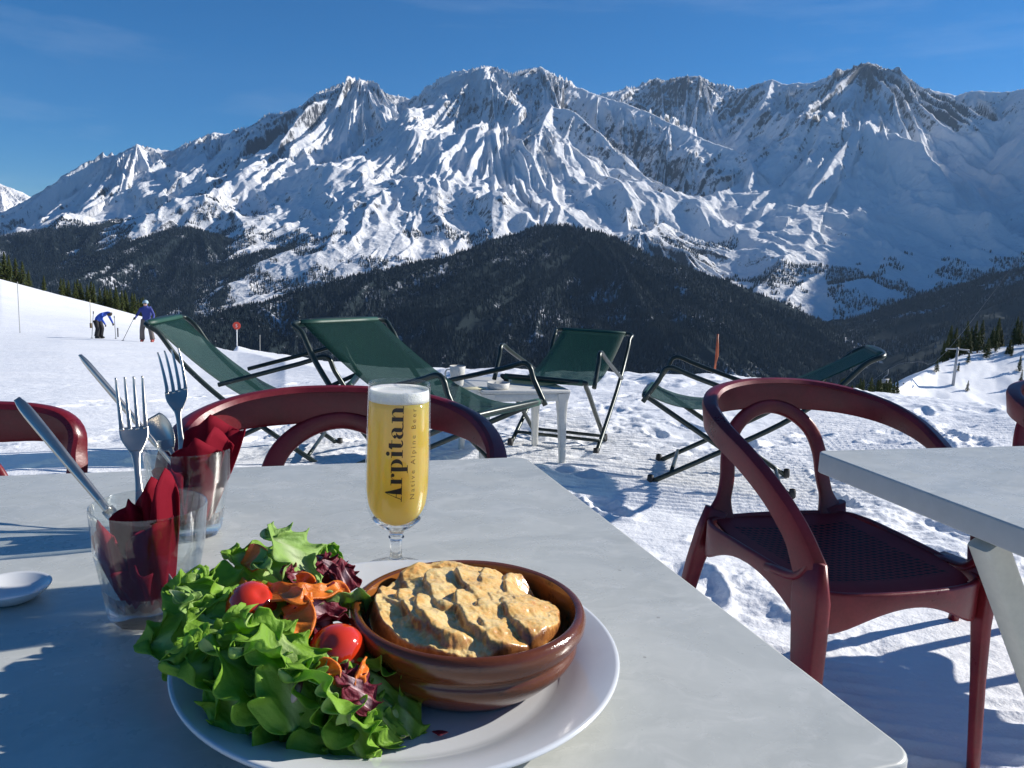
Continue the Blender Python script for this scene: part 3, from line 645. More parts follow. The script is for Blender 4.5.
# ------------------------------------------------------------------ deck chairs
def make_lounger(x, y, z, face, label, head=(.62, .72), seat=(-.50, .42), front_foot=-.40, rear_foot=.33, W=.52, sag=.07, wrap=True):
    """face = compass heading (deg, clockwise from +Y) the sitter looks; local +Y points to the head end"""
    root = empty('deck_chair', (x, y, z), rad(180-face), label, 'deck chair', 'green deck chairs set out on the snow'); m = MAT['tube']; w_ = W/2; r = .0125
    hy, hz = head; sy, sz = seat
    def at(a, b, t): return Vector(a).lerp(Vector(b), t)
    pts = []
    # head frame: U from one front foot over the head to the other
    Lf = (-w_, front_foot, 0); Lh = (-w_, hy, hz); k1 = at(Lf, Lh, .55)+Vector((0, .035, -.035)); k2 = at(Lf, Lh, .93)+Vector((0, -.004, .01))
    c1 = Vector((-w_, hy, hz)); side = [Vector(Lf), at(Lf, Lh, .28)+Vector((0, .02, -.02)), k1, at(Lf, Lh, .78)+Vector((0, .025, -.02)), k2, c1+Vector((.035, .005, .006))]
    oth = [Vector((-p.x, p.y, p.z)) for p in reversed(side)]; merge_obj('head_frame', tube(side+oth, r, 5, k=10), m, root)
    # seat frame
    w2 = w_-.03; Sf = Vector((-w2, sy, sz)); Sg = Vector((-w2, rear_foot, 0)); sd = [Sg, Sg.lerp(Sf, .5), Sf.lerp(Sg, .06), Sf+Vector((.03, -.012, .004))]
    merge_obj('seat_frame', tube(sd+[Vector((-p.x, p.y, p.z)) for p in reversed(sd)], r, 5), m, root)
    for yy, nm in ((front_foot, 'foot_bar'), (rear_foot, 'foot_bar')):
        ww = w_ if nm == 'foot_bar' and yy == front_foot else w2
        f_ = .1 if yy == front_foot else .08; q0 = Vector((0, yy, 0)).lerp(Vector((0, hy if yy == front_foot else sy, hz if yy == front_foot else sz)), f_)
        merge_obj(nm, tube([(-ww, q0.y, q0.z), (0, q0.y, q0.z), (ww, q0.y, q0.z)], r*.8, 2), m, root)
    # arm rests: from the seat front up and back to the head frame
    for s in (-1, 1):
        a = Vector((s*(w_+.022), sy-.01, sz-.02)); b = Vector((s*(w_+.022), sy+.10, sz+.155)); e = at((s*(w_+.02), front_foot, 0), (s*(w_+.02), hy, hz), .60)
        merge_obj('armrest', tube([a, a.lerp(b, .6), b, b.lerp(e, .25)+Vector((0, 0, .0)), e], r*.95, 4), m, root)
        for nm, pp in (('foot_cap', (s*w_, front_foot, .006)), ('foot_cap', (s*w2, rear_foot, .006))):
            v_, f_ = lathe([(.0, -.012), (.015, -.012), (.017, .0), (.015, .03), (.012, .032)], 12); o = merge_obj('foot_cap', ([(p[0]+pp[0], p[1]+pp[1], p[2]+pp[2]) for p in v_], f_), MAT['rubber'], root)
    # sling
    ns, nw = 34, 8; V = []; Fc = []; sw = w_-.038
    H = Vector((0, hy, hz)); Fv = Vector((0, sy-.01, sz))
    for i in range(ns+1):
        t = i/ns; p = H.lerp(Fv, t); g_ = 4*t*(1-t)*(.75+.5*t)
        for j in range(nw+1):
            q = -1+2*j/nw; V.append((q*sw, p.y-.03*g_, p.z-sag*g_-.012*(1-q*q)*g_+.0135*(1 if 0 < i < ns else .6)))
    for i in range(ns):
        for j in range(nw): a = i*(nw+1)+j; Fc.append((a, a+1, a+nw+2, a+nw+1))
    so_ = mesh_obj('sling', V, Fc, MAT['sling'], root)
    md = so_.modifiers.new('thick', 'SOLIDIFY'); md.thickness = .0016
    for yy, zz, nm in ((hy, hz, 'sling_hem'), (sy-.01, sz, 'sling_hem')):
        merge_obj(nm, tube([(-sw, yy+.002, zz+.002), (0, yy+.002, zz+.002), (sw, yy+.002, zz+.002)], r+.004, 2), MAT['hem'], root)
    return root
MAT['hem'] = painted('green_hem', (.010, .060, .040), .5)
L1 = make_lounger(-1.347, 4.015, gz(-1.347, 4.015), 84.6, 'leftmost green deck chair, seen side on, its sling sweeping down to the right', head=(.46, .70), seat=(-.50, .42), W=.54, sag=.25)
L2 = make_lounger(-.44, 3.385, gz(-.44, 3.385), 124, 'wide green deck chair left of the beer glass, snow showing through its sling', head=(.464, .705), seat=(-.50, .42), W=.56, sag=.13)
L3 = make_lounger(.288, 4.379, gz(.288, 4.379), 197.8, 'upright green deck chair facing the camera behind the low white table', head=(.80, .60), seat=(-.40, .43), W=.50, sag=.12, front_foot=-.15, rear_foot=.25)
L4 = make_lounger(1.144, 3.779, gz(1.144, 3.779), 285.4, 'low reclined green deck chair behind the nearest red armchair, head end right', head=(.58, .69), seat=(-.45, .42), W=.46, sag=.15, front_foot=-.40, rear_foot=.26)
# ------------------------------------------------------------------ things on the tables
TT = .74
def glass_mat(name, rough=0.0, tint=(1, 1, 1)):
    t = NT(name); t.bsdf(Base_Color=tint, Roughness=rough, Transmission_Weight=1.0, IOR=1.48); return t.m
def thin_glass(name, k=1.0):
    t = NT(name); fr = t.math('ADD', t.math('MULTIPLY', t.math('POWER', t.n('ShaderNodeLayerWeight', {'Blend': .5}).outputs['Facing'], 4.0), .55*k), .035*k)
    g = t.n('ShaderNodeBsdfGlossy', {'Color': (1, 1, 1, 1), 'Roughness': .02}); tr = t.n('ShaderNodeBsdfTransparent', {'Color': (.93, .95, .95, 1)})
    m = t.n('ShaderNodeMixShader', {0: t.math('MULTIPLY', fr, 1.0), 1: tr.outputs[0], 2: g.outputs[0]}); t.t.links.new(m.outputs[0], t.out.inputs[0]); return t.m
def clear_glass(name):
    t = NT(name); g = t.n('ShaderNodeBsdfPrincipled', {'Base Color': (1, 1, 1, 1), 'Roughness': 0.0, 'Transmission Weight': 1.0, 'IOR': 1.48}); tr = t.n('ShaderNodeBsdfTransparent', {'Color': (.98, .99, .99, 1)})
    m = t.n('ShaderNodeMixShader', {0: .3, 1: g.outputs[0], 2: tr.outputs[0]}); t.t.links.new(m.outputs[0], t.out.inputs[0]); return t.m
MAT['glass'] = glass_mat('clear_glass'); MAT['tglass'] = clear_glass('tumbler_clear_glass'); MAT['thin'] = thin_glass('thin_clear_glass'); MAT['thin2'] = thin_glass('tumbler_wall_glass', 1.8)
def porcelain():
    t = NT('white_porcelain'); n = t.noise(t.obj, 30, 4, .6); t.bsdf(Base_Color=t.mix(n, (.58, .60, .62), (.68, .70, .71)), Roughness=.14, Specular_IOR_Level=.6, Coat_Weight=.3, Coat_Roughness=.05); return t.m
MAT['plate'] = porcelain()
def steel():
    t = NT('brushed_steel'); P = t.obj; n = t.noise(t.mapping(P, (1, 1, .06)), 900, 4, .6); n2 = t.noise(P, 60, 4, .6)
    t.bsdf(Base_Color=(.60, .55, .48), Metallic=1.0, Roughness=t.n('ShaderNodeMapRange', {0: n2, 3: .24, 4: .42}).outputs[0], Normal=t.bump(n, .06, .0004)); return t.m
MAT['steel'] = steel()
# plate
pc = Vector((-.062, .458, TT)); prof = [(0, .004), (.05, .004), (.092, .0045), (.102, .006), (.112, .0115), (.126, .0165), (.1385, .0195), (.1405, .0215), (.1412, .0225), (.1405, .0232), (.139, .0228)]
inner = [(.126, .0192), (.113, .0148), (.104, .0095), (.096, .0072), (.06, .0068), (0, .0068)]
pl = merge_obj('plate', lathe([(0, .0015), (.078, .0015), (.080, .0), (.083, .0), (.085, .002), (.102, .005), (.113, .0105), (.127, .0158), (.1395, .0192), (.1412, .0208), (.1415, .0222), (.1405, .0232), (.1385, .0228)]+inner, 128), MAT['plate'])
pl.location = pc; pl.scale = (.965, .965, 1); tag(pl, 'white coupe plate holding the salad and the brown gratin dish', 'plate')
# small saucer at the left
sc_ = merge_obj('saucer', lathe([(0, .003), (.018, .003), (.022, .001), (.024, .0), (.030, .003), (.040, .009), (.0435, .0125), (.044, .0135), (.043, .0140), (.040, .0125), (.030, .0065), (.022, .0045), (0, .0042)], 80), MAT['plate'])
sc_.scale = (.62, .62, .8); sc_.location = on_z(10, 589, TT+.008)*1; sc_.location.z = TT; tag(sc_, 'small white dish half cut by the left frame edge, on the marbled table', 'dish')
# earthenware dish
def glaze():
    t = NT('brown_glazed_earthenware'); P = t.obj; n = t.noise(P, 22, 5, .65); n2 = t.noise(t.mapping(P, (1, 1, 3)), 70, 5, .7); z = t.n('ShaderNodeSeparateXYZ', {0: P}).outputs[2]
    c = t.mix(n, (.070, .018, .005), (.17, .045, .011)); c = t.mix(t.n('ShaderNodeMapRange', {0: n2, 1: .6, 2: .75}).outputs[0], c, (.04, .012, .006))
    t.bsdf(Base_Color=c, Roughness=.16, Specular_IOR_Level=.5, Coat_Weight=.3, Coat_Roughness=.06, Normal=t.bump(n2, .25, .002)); return t.m
def glaze_in():
    t = NT('orange_glazed_inside'); P = t.obj; n = t.noise(P, 26, 5, .7); z = t.n('ShaderNodeSeparateXYZ', {0: P}).outputs[2]
    c = t.mix(n, (.20, .060, .012), (.36, .13, .03)); c = t.mix(t.n('ShaderNodeMapRange', {0: t.noise(P, 60, 6, .8), 1: .56, 2: .66}).outputs[0], c, (.06, .022, .01))
    t.bsdf(Base_Color=c, Roughness=.18, Coat_Weight=.6, Coat_Roughness=.08, Normal=t.bump(n, .2, .002)); return t.m
MAT['glaze'] = glaze(); MAT['glaze_in'] = glaze_in()
dc = on_z(468.5, 605, TT+.050); dz = TT+.0072
dish = empty('gratin_dish', (dc.x, dc.y, dz), 0, 'round brown glazed earthenware dish of cheese gratin on the white plate', 'dish')
R0 = .0795
outp = [(0, .0015), (.046, .0015), (.050, .0), (.054, .001), (.062, .008), (.0715, .0185), (.0745, .0245), (.0738, .0285), (.0722, .0305), (.0748, .0335), (R0-.0005, .041), (R0, .0465), (R0-.0018, .0505), (R0-.0045, .0522), (R0-.0072, .0508)]
merge_obj('bowl', lathe(outp, 128), MAT['glaze'], dish)
dish.scale = (.925, .925, .86)
merge_obj('inner_wall', lathe([(R0-.0072, .0508), (R0-.0085, .047), (.0705, .036), (.068, .022), (.060, .011), (.04, .007), (0, .006)], 128), MAT['glaze_in'], dish)
# gratin: a baked mass with standing potato slices under browned cheese
def gratin_mat(slc=False):
    t = NT('browned_cheese' if not slc else 'golden_potato_slice'); P = t.obj; n = t.noise(P, 55 if slc else 34, 6, .62); n2 = t.noise(P, 210, 5, .75); z = t.n('ShaderNodeSeparateXYZ', {0: P}).outputs[2]
    if slc: c = t.ramp(t.math('ADD', t.math('MULTIPLY', n, .75), t.math('MULTIPLY', n2, .25)), [(.28, (.34, .13, .03)), (.36, (.64, .36, .10)), (.45, (.82, .60, .26)), (.68, (.86, .70, .40))])
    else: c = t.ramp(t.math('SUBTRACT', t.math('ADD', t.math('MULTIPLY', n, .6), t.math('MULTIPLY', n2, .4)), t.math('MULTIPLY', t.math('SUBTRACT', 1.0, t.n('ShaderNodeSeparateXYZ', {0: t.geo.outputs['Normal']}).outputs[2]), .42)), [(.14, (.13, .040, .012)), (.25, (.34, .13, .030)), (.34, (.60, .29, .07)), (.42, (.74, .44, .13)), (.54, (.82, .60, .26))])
    t.bsdf(Base_Color=c, Roughness=.32, Specular_IOR_Level=.55, Subsurface_Weight=.12, Subsurface_Radius=(.01, .005, .002), Subsurface_Scale=.4, Coat_Weight=.45, Coat_Roughness=.12, Normal=t.bump(n2, .18, .0012, t.bump(n, .3, .003))); return t.m
MAT['gratin'] = gratin_mat(); MAT['slice'] = gratin_mat(True)
gr = empty('gratin', (dc.x, dc.y, dz), 0, 'golden potato and cheese gratin heaped inside the brown dish', 'gratin'); gr.scale = (.925, .925, .86)
n = 230; g_ = np.linspace(-1, 1, n); gx, gy = np.meshgrid(g_, g_, indexing='ij')
dx_ = gx*np.sqrt(1-gy*gy/2); dy_ = gy*np.sqrt(1-gx*gx/2); rr = np.hypot(dx_, dy_)
hx_ = dx_*.0665; hy_ = dy_*.0665
hh = .0440+.0110*(1-rr**2.6)-.014*sstep(.92, 1.0, rr)+.0040*fbm(hx_*60+3, hy_*60, 4)+.002*ridged(hx_*120, hy_*120, 3)
rs = random.Random(9)
# baked sheets of potato lying over one another like shingles, each rising to its left and back edge
for kx in range(6):
    for ky in range(2):
        cx_ = -.046+kx*.0180+rs.uniform(-.003, .003); cy_ = -.024+ky*.034+(kx % 2)*.008+rs.uniform(-.004, .004)
        if math.hypot(cx_, cy_) > .057: continue
        an = rad(rs.uniform(8, 38)); ca, sa = math.cos(an), math.sin(an); X = (hx_-cx_)*ca+(hy_-cy_)*sa; Y = -(hx_-cx_)*sa+(hy_-cy_)*ca
        hw_ = rs.uniform(.015, .020); hl_ = rs.uniform(.030, .040)
        ins = np.abs(X/hw_)**2.6+np.abs(Y/hl_)**2.2+.25*fbm(hx_*75+kx*3, hy_*75+ky*5, 3)
        top = .0500+.0065*(1-(cx_**2+cy_**2)/.0036)+rs.uniform(-.0015, .0015)-.36*X+.10*Y-5.0*X*X+.0015+.0016*fbm(hx_*50+kx, hy_*50, 2)+.0012*np.sin(Y*260+kx)+.0010*fbm(hx_*110, hy_*110+kx, 3)
        top = top-.013*sstep(.70, 1.40, ins)**1.4
        hh = np.maximum(hh, top)
for _ in range(2): hh[1:-1, 1:-1] = (hh[1:-1, 1:-1]*2+hh[2:, 1:-1]+hh[:-2, 1:-1]+hh[1:-1, 2:]+hh[1:-1, :-2])/6
hh = hh+.0009*fbm(hx_*240, hy_*240+4, 3)
hh = np.minimum(hh, .0665-.30*np.maximum(rr*.0665-.045, 0))
hh = hh-.014*sstep(.93, 1.0, rr)
hh = hh-.012*np.exp(-((hx_-.046)**2+(hy_-.036)**2)/.0003)-.006*np.exp(-((hx_+.052)**2+(hy_-.022)**2)/.0004)
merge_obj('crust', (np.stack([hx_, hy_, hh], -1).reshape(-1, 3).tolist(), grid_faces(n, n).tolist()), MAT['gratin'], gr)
def potato(x, y, z, yaw, lean, w, h, curl, seed):
    rnd = random.Random(seed); nu, nv = 26, 16; V = []; Fc = []
    for side in (0, 1):
        for i in range(nu+1):
            for j in range(nv+1):
                u = -1+2*i/nu; v = j/nv; top = math.sqrt(max(0, 1-abs(u)**2.2))
                rag = .06*math.sin(u*3.1+seed)+.03*math.sin(u*6+seed*2)
                px_ = u*w*(1-.10*v); pz_ = h*v*(top*.88+.12+rag*v); py_ = curl*(u*u)*(1)+.0022*math.sin(u*3+v*4+seed)*v+(.0017 if side else -.0017)*(1 if 0 < v < 1 and abs(u) < 1 else .4)+lean*pz_
                V.append((px_, py_, pz_))
    m = (nu+1)*(nv+1)
    for side in (0, 1):
        for i in range(nu):
            for j in range(nv):
                a = side*m+i*(nv+1)+j; q = (a, a+1, a+nv+2, a+nv+1); Fc.append(q if side else q[::-1])
    for i in range(nu): a = i*(nv+1)+nv; Fc.append((a, a+nv+1, a+nv+1+m, a+m))
    for j in range(nv):
        Fc.append((j, j+1, j+1+m, j+m)); a = nu*(nv+1)+j; Fc.append((a, a+m, a+m+1, a+1))
    o = merge_obj('potato_slice', (V, Fc), MAT['slice'], gr); o.location = (x, y, z); o.rotation_euler = (0, 0, rad(yaw)); return o
# ------------------------------------------------------------------ beer
bc = on_z(395.5, 572, TT)
beer = empty('beer_glass', (bc.x, bc.y, TT), 0, 'tall stemmed glass of cloudy golden beer with black lettering, behind the gratin dish', 'glass'); beer.scale = (.93, .93, 1.03)
outp = [(0, .0), (.029, .0), (.0315, .0008), (.0318, .0018), (.030, .0028), (.020, .0048), (.011, .0078), (.0066, .0125), (.0052, .018), (.0050, .024), (.0058, .0285), (.0072, .0305), (.0060, .0325), (.0085, .0365), (.0150, .0405), (.0215, .046), (.0262, .0545), (.0282, .066), (.0287, .078), (.0286, .100), (.0280, .125), (.0272, .1555), (.0268, .1568), (.0262, .1560)]
inn = [(.0270, .125), (.0276, .100), (.0277, .078), (.0272, .067), (.0252, .057), (.0205, .049), (.0140, .0440), (.007, .0412), (0, .0405)]
def dense(prof, n=4):
    p = catmull([(a, 0, b) for a, b in prof], n); return [(max(0, q.x), q.z) for q in p]
merge_obj('stem', lathe(dense(outp[1:16])+[(.0140, .0440), (.007, .0412), (0.0002, .0405)], 96), MAT['glass'], beer)
merge_obj('goblet', lathe(dense(outp[15:]), 96), MAT['thin'], beer)
def beer_mat():
    t = NT('cloudy_beer'); P = t.obj; z = t.n('ShaderNodeSeparateXYZ', {0: P}).outputs[2]
    n = t.noise(t.mapping(P, (1, 1, .25)), 60, 4, .6); c = t.mix(n, (.74, .54, .11), (.85, .66, .18))
    d = t.n('ShaderNodeBsdfPrincipled', {'Base Color': c, 'Roughness': .08, 'Subsurface Weight': 1.0, 'Subsurface Radius': (.035, .022, .004), 'Subsurface Scale': .8, 'Transmission Weight': .12, 'Specular IOR Level': .3})
    tl = t.n('ShaderNodeBsdfTranslucent', {'Color': (.92, .74, .20, 1)}); m = t.n('ShaderNodeMixShader', {0: .38, 1: d.outputs[0], 2: tl.outputs[0]}); t.t.links.new(m.outputs[0], t.out.inputs[0]); return t.m
def foam_mat():
    t = NT('beer_foam'); P = t.obj; v = t.n('ShaderNodeTexVoronoi', {'Vector': P, 'Scale': 900.0}).outputs['Distance']; n = t.noise(P, 120, 4, .6)
    t.bsdf(Base_Color=t.mix(n, (.70, .68, .62), (.86, .85, .82)), Roughness=.5, Subsurface_Weight=.6, Subsurface_Radius=(.01, .01, .008), Subsurface_Scale=.5, Normal=t.bump(v, .4, .0008)); return t.m
MAT['beer'] = beer_mat(); MAT['foam'] = foam_mat()
liq = [(0, .0412), (.007, .0420), (.0137, .0448), (.0202, .0497), (.0249, .0575), (.0269, .0675), (.0274, .078), (.0273, .100), (.0267, .125), (.0264, .1440)]
merge_obj('beer', lathe(dense(liq)+[(0, .1440)], 96), MAT['beer'], beer)
merge_obj('foam', lathe([(0, .1442), (.0263, .1442), (.0262, .147), (.0260, .1525), (.0256, .1536), (.0240, .1520), (.018, .1510), (.010, .1518), (0, .1512)], 96), MAT['foam'], beer)
# didone lettering, wrapped round the goblet
def arc(cx, cy, rx, ry, a0, a1, n=14): return [(cx+rx*math.cos(rad(a0+(a1-a0)*k/n)), cy+ry*math.sin(rad(a0+(a1-a0)*k/n))) for k in range(n+1)]
def box2(x0, y0, x1, y1): return [(x0, y0), (x1, y0), (x1, y1), (x0, y1)]
def strip(o, i): return [[o[k], o[k+1], i[k+1], i[k]] for k in range(len(o)-1)]
def L_A():
    return [[(.30, 0.03), (.56, .03), (.385, .72), (.335, .72)], [(.345, .72), (.36, .72), (.12, .03), (.085, .03)], box2(.15, .22, .42, .25), box2(.0, 0, .22, .035), box2(.26, 0, .64, .035)], .64
def serif(x0, x1, y): return box2(x0, y, x1, y+.03)
def L_r():
    return [box2(.07, .03, .23, .48), serif(0, .30, 0), serif(0, .20, .455), arc(.40, .40, .075, .075, 0, 360, 16)[:-1]]+strip(arc(.36, .30, .13, .185, 170, 80, 8), arc(.36, .30, .12, .155, 170, 80, 8)), .47
def L_p():
    return [box2(.07, -.20, .23, .48), serif(0, .30, -.23), serif(0, .20, .455)]+strip(arc(.30, .24, .25, .25, -130, 130, 20), arc(.26, .24, .13, .225, -130, 130, 20)), .58
def L_i():
    return [box2(.07, .03, .23, .48), serif(0, .30, 0), serif(0, .20, .455), arc(.15, .63, .085, .085, 0, 360, 16)[:-1]], .31
def L_t():
    return [box2(.07, .08, .23, .60), box2(0, .45, .36, .48), [(.07, .60), (.07, .48), (.0, .48)]]+strip(arc(.23, .12, .16, .13, 180, 330, 10), arc(.25, .13, .09, .09, 180, 330, 10)), .38
def L_a():
    return [box2(.28, .08, .44, .34), arc(.10, .345, .07, .07, 0, 360, 14)[:-1]]+strip(arc(.25, .33, .19, .165, 0, 150, 12), arc(.20, .33, .10, .135, 0, 150, 12))+strip(arc(.20, .145, .185, .155, 80, 330, 16), arc(.25, .15, .09, .115, 80, 330, 16))+strip(arc(.50, .10, .22, .11, 190, 320, 8), arc(.51, .09, .11, .055, 190, 320, 8)), .60
def L_n():
    return [box2(.07, .03, .23, .48), serif(0, .30, 0), serif(0, .20, .455), box2(.42, .03, .58, .30), serif(.36, .66, 0)]+strip(arc(.40, .29, .18, .20, 160, 0, 12), arc(.34, .28, .09, .165, 160, 0, 12)), .68
def wrap_pts(polys, S, y0, z0, nrm=.00025, phi0=0.0):
    """polys in em units; text runs upward (+z); glyph tops point to the left (-x)"""
    V, Fc = [], []
    for p in polys:
        k = len(V)
        for (tx, ty) in p:
            z = z0+tx*S; arcx = (y0-ty*S)
            Rg = np.interp(z, [.055, .066, .078, .10, .125, .1555], [.0264, .0282, .0287, .0286, .0280, .0272])+nrm; ph = arcx/Rg+phi0
            V.append((Rg*math.sin(ph), -Rg*math.cos(ph), z))
        Fc.append(tuple(range(k, k+len(p))))
    return V, Fc
def subdiv_poly(polys):      # keep long boxes following the curve
    out = []
    for p in polys:
        if len(p) == 4:
            n = 5; a, b, c_, d = [Vector((q[0], q[1], 0)) for q in p]
            for i in range(n):
                for j in range(n):
                    f = lambda s, t: (a.lerp(b, s)).lerp(d.lerp(c_, s), t); out.append([tuple(f(i/n, j/n))[:2], tuple(f((i+1)/n, j/n))[:2], tuple(f((i+1)/n, (j+1)/n))[:2], tuple(f(i/n, (j+1)/n))[:2]])
        else: out.append(p)
    return out
polys = []; xx = 0
for L_ in (L_A, L_r, L_p, L_i, L_t, L_a, L_n):
    g, adv = L_(); polys += [[(x+xx, y) for x, y in p] for p in subdiv_poly(g)]; xx += adv+.015
S_ = .0765/xx
tx_m = NT('black_print'); tx_m.bsdf(Base_Color=(.008, .006, .005), Roughness=.4); MAT['print'] = tx_m.m
lt_ = mesh_obj('lettering', *wrap_pts(polys, S_, .0040, .0680, phi0=math.atan2(-bc.x, bc.y)), MAT['print'], beer, smooth=False)
def font_line(txt, size):
    cu = bpy.data.curves.new('words', 'FONT'); cu.body = txt; cu.size = size; cu.space_character = 1.45; cu.resolution_u = 2
    o = bpy.data.objects.new('words', cu); COL.objects.link(o); dg = bpy.context.evaluated_depsgraph_get(); me = bpy.data.meshes.new_from_object(o.evaluated_get(dg))
    V = [tuple(v.co) for v in me.vertices]; Fc = [tuple(p.vertices) for p in me.polygons]; bpy.data.objects.remove(o); bpy.data.meshes.remove(me); bpy.data.curves.remove(cu); return V, Fc
V_, F_ = font_line('Native Alpine Beer', 1.0); mx = max(v[0] for v in V_); s_ = .0725/mx
tp = NT('brown_print'); tp.bsdf(Base_Color=(.14, .07, .02), Roughness=.5)
V2_, _ = wrap_pts([[(v[0], v[1]) for v in V_]], s_, .0155, .0690, phi0=math.atan2(-bc.x, bc.y)); mesh_obj('small_lettering', V2_, F_, tp.m, beer, smooth=False)
# ------------------------------------------------------------------ faceted tumblers
def tumbler(x, y, rz, label):
    root = empty('tumbler', (x, y, TT), rz, label, 'glass', 'faceted glass tumblers holding cutlery'); n = 108; V = []; Fc = []
    zs = [0, .0, .0012, .004, .012, .025, .040, .049, .0525, .0545, .0565, .060, .068, .078, .0845, .0862, .0858]
    ro = [.0, .026, .0285, .0300, .0312, .0333, .0358, .0376, .0385, .0392, .0396, .0397, .0402, .0410, .0416, .0413, .0404]
    fa = [0, 1, 1, 1, 1, 1, 1, .9, .6, .2, 0, 0, 0, 0, 0, 0, 0]
    zi = [.0800, .068, .0565, .040, .020, .0125, .0112, .0105]; ri = [.0396, .0386, .0374, .0345, .0310, .0285, .020, 0]
    Z = zs+zi; Rr_ = ro+ri; FA = fa+[0]*8; m = len(Z)
    for i in range(n):
        a = 2*math.pi*i/n; k = 9; am = (a % (2*math.pi/k))-math.pi/k; ff = math.cos(math.pi/k)/math.cos(am)
        for j in range(m):
            r = Rr_[j]*(1+FA[j]*(ff*1.02-1)); V.append((r*math.cos(a), r*math.sin(a), Z[j]))
    lo, up = [], []
    for i in range(n):
        for j in range(m-1):
            a = i*m+j; b = ((i+1) % n)*m+j; zc = .5*(Z[j]+Z[j+1]); (lo if zc < .030 else up).append((a, b, b+1, a+1))
    # close the heavy base with a flat glass top at 12 mm
    jb = [j for j in range(m) if abs(Z[j]-.040) < 1e-6]; ji = len(zs)+zi.index(.020); jo = zs.index(.025)
    lo += [(i*m+jo, ((i+1) % n)*m+jo, ((i+1) % n)*m+ji, i*m+ji) for i in range(n)]; lo = [f for f in lo]
    o = merge_obj('heavy_base', (V, lo), MAT['tglass'], root, edge=.45); o.scale = (.93, .93, .97)
    bm = bmesh.new(); bm.from_mesh(o.data); bmesh.ops.delete(bm, geom=[v for v in bm.verts if not v.link_faces], context='VERTS'); bm.to_mesh(o.data); bm.free()
    o = merge_obj('wall', (V, up), MAT['thin2'], root, edge=.45); o.scale = (.93, .93, .97)
    bm = bmesh.new(); bm.from_mesh(o.data); bmesh.ops.delete(bm, geom=[v for v in bm.verts if not v.link_faces], context='VERTS'); bm.to_mesh(o.data); bm.free()
    return root
t1 = on_z(152, 615, TT); t2 = on_z(190, 533, TT)
tumbler(t1.x, t1.y, .2, 'nearer faceted tumbler beside the salad, holding a knife, fork and red napkin')
tumbler(t2.x, t2.y, .5, 'farther faceted tumbler holding a fork, spoon, knife and tall red napkins')
# ------------------------------------------------------------------ cutlery
def place_between(o, p0, p1, roll=0.0, facing=None):
    """local +Z runs from p0 to p1; local +Y as near as can be to 'facing'"""
    z = (Vector(p1)-Vector(p0)).normalized(); f = Vector(facing or (0, -1, 0)); y = (f-z*f.dot(z)).normalized(); x = y.cross(z)
    M = Matrix((x, y, z)).transposed().to_4x4(); M = M @ Matrix.Rotation(roll, 4, 'Z'); M.translation = Vector(p0); o.matrix_world = M
def ribbon(pts, wid, thk, nsub=6):      # pts (y,z) profile along the handle, widths, thickness -> smooth solid
    path = catmull([(0, a, b) for a, b in pts], nsub); ws = catmull([(w_, t_, 0) for w_, t_ in zip(wid, thk)], nsub)
    secs = [rrect(max(q.x, .0005), max(q.y, .0004), min(q.x, q.y)*.45, 2) for q in ws]
    return sweep(path, secs, (0, 1, 0))
def fork(label):
    root = empty('fork', label=label, cat='fork', group='steel cutlery in the tumblers')
    # handle then neck then shoulder, z 0..135 mm, tines to 200 mm; dish curve in y
    merge_obj('handle', ribbon([(0, 0), (.001, .02), (.003, .06), (.002, .095), (-.001, .120), (-.003, .132)], [.017, .020, .013, .0065, .0065, .010], [.002, .0028, .0030, .0034, .0034, .0028]), MAT['steel'], root)
    V, Fc = [], []; nu, nv = 16, 12           # shoulder: a dished spade
    for side in (0, 1):
        for j in range(nv+1):
            t = j/nv; z = .130+.028*t; w_ = (.0050+.0078*math.sin(min(1, t*1.25)*math.pi/2)**1.2)
            for i in range(nu+1):
                u = -1+2*i/nu; V.append((u*w_, -.003-.0055*math.sin(t*1.4)+.0022*(u*u)*t+(.0009 if side else -.0009)*(1-u**4*.6), z))
    m = (nu+1)*(nv+1)
    for side in (0, 1):
        for j in range(nv):
            for i in range(nu): a = side*m+j*(nu+1)+i; q = (a, a+1, a+nu+2, a+nu+1); Fc.append(q if not side else q[::-1])
    for j in range(nv): a = j*(nu+1); Fc.append((a, a+nu+1, a+nu+1+m, a+m)); a += nu; Fc.append((a, a+m, a+m+nu+1, a+nu+1))
    for i in range(nu): a = nv*(nu+1)+i; Fc.append((a, a+1, a+1+m, a+m))
    merge_obj('shoulder', (V, Fc), MAT['steel'], root)
    for k in range(4):
        u = -.0107+k*.00713
        pts = catmull([(u*.98, -.0082+.0018*(u/.0107)**2, .155), (u*1.0, -.0088, .165), (u*1.04, -.0072, .182), (u*1.08, -.0035, .198), (u*1.1, .0005, .2075)], 5); N = len(pts)
        secs = [rrect(.0042*(1-.55*(i/(N-1))**1.6), .0022*(1-.5*(i/(N-1))**2), .0009, 2) for i in range(N)]
        merge_obj('tine', sweep(pts, secs, (0, 1, 0)), MAT['steel'], root)
    return root
KW = {'thic': .72, 'slim': .5}
def place_tip(o, p0, u, v, roll, facing, L=None, far=True, sc=1.0):
    L = (L or {'fork': .2075, 'spoon': .170, 'knife': .205}[o['category']])*sc; o.matrix_world = Matrix(); place_between(o, p0, tip_at(u, v, p0, L, far), roll, facing)
    o.scale = (sc*KW.get(o['label'][:4], 1), sc, sc)
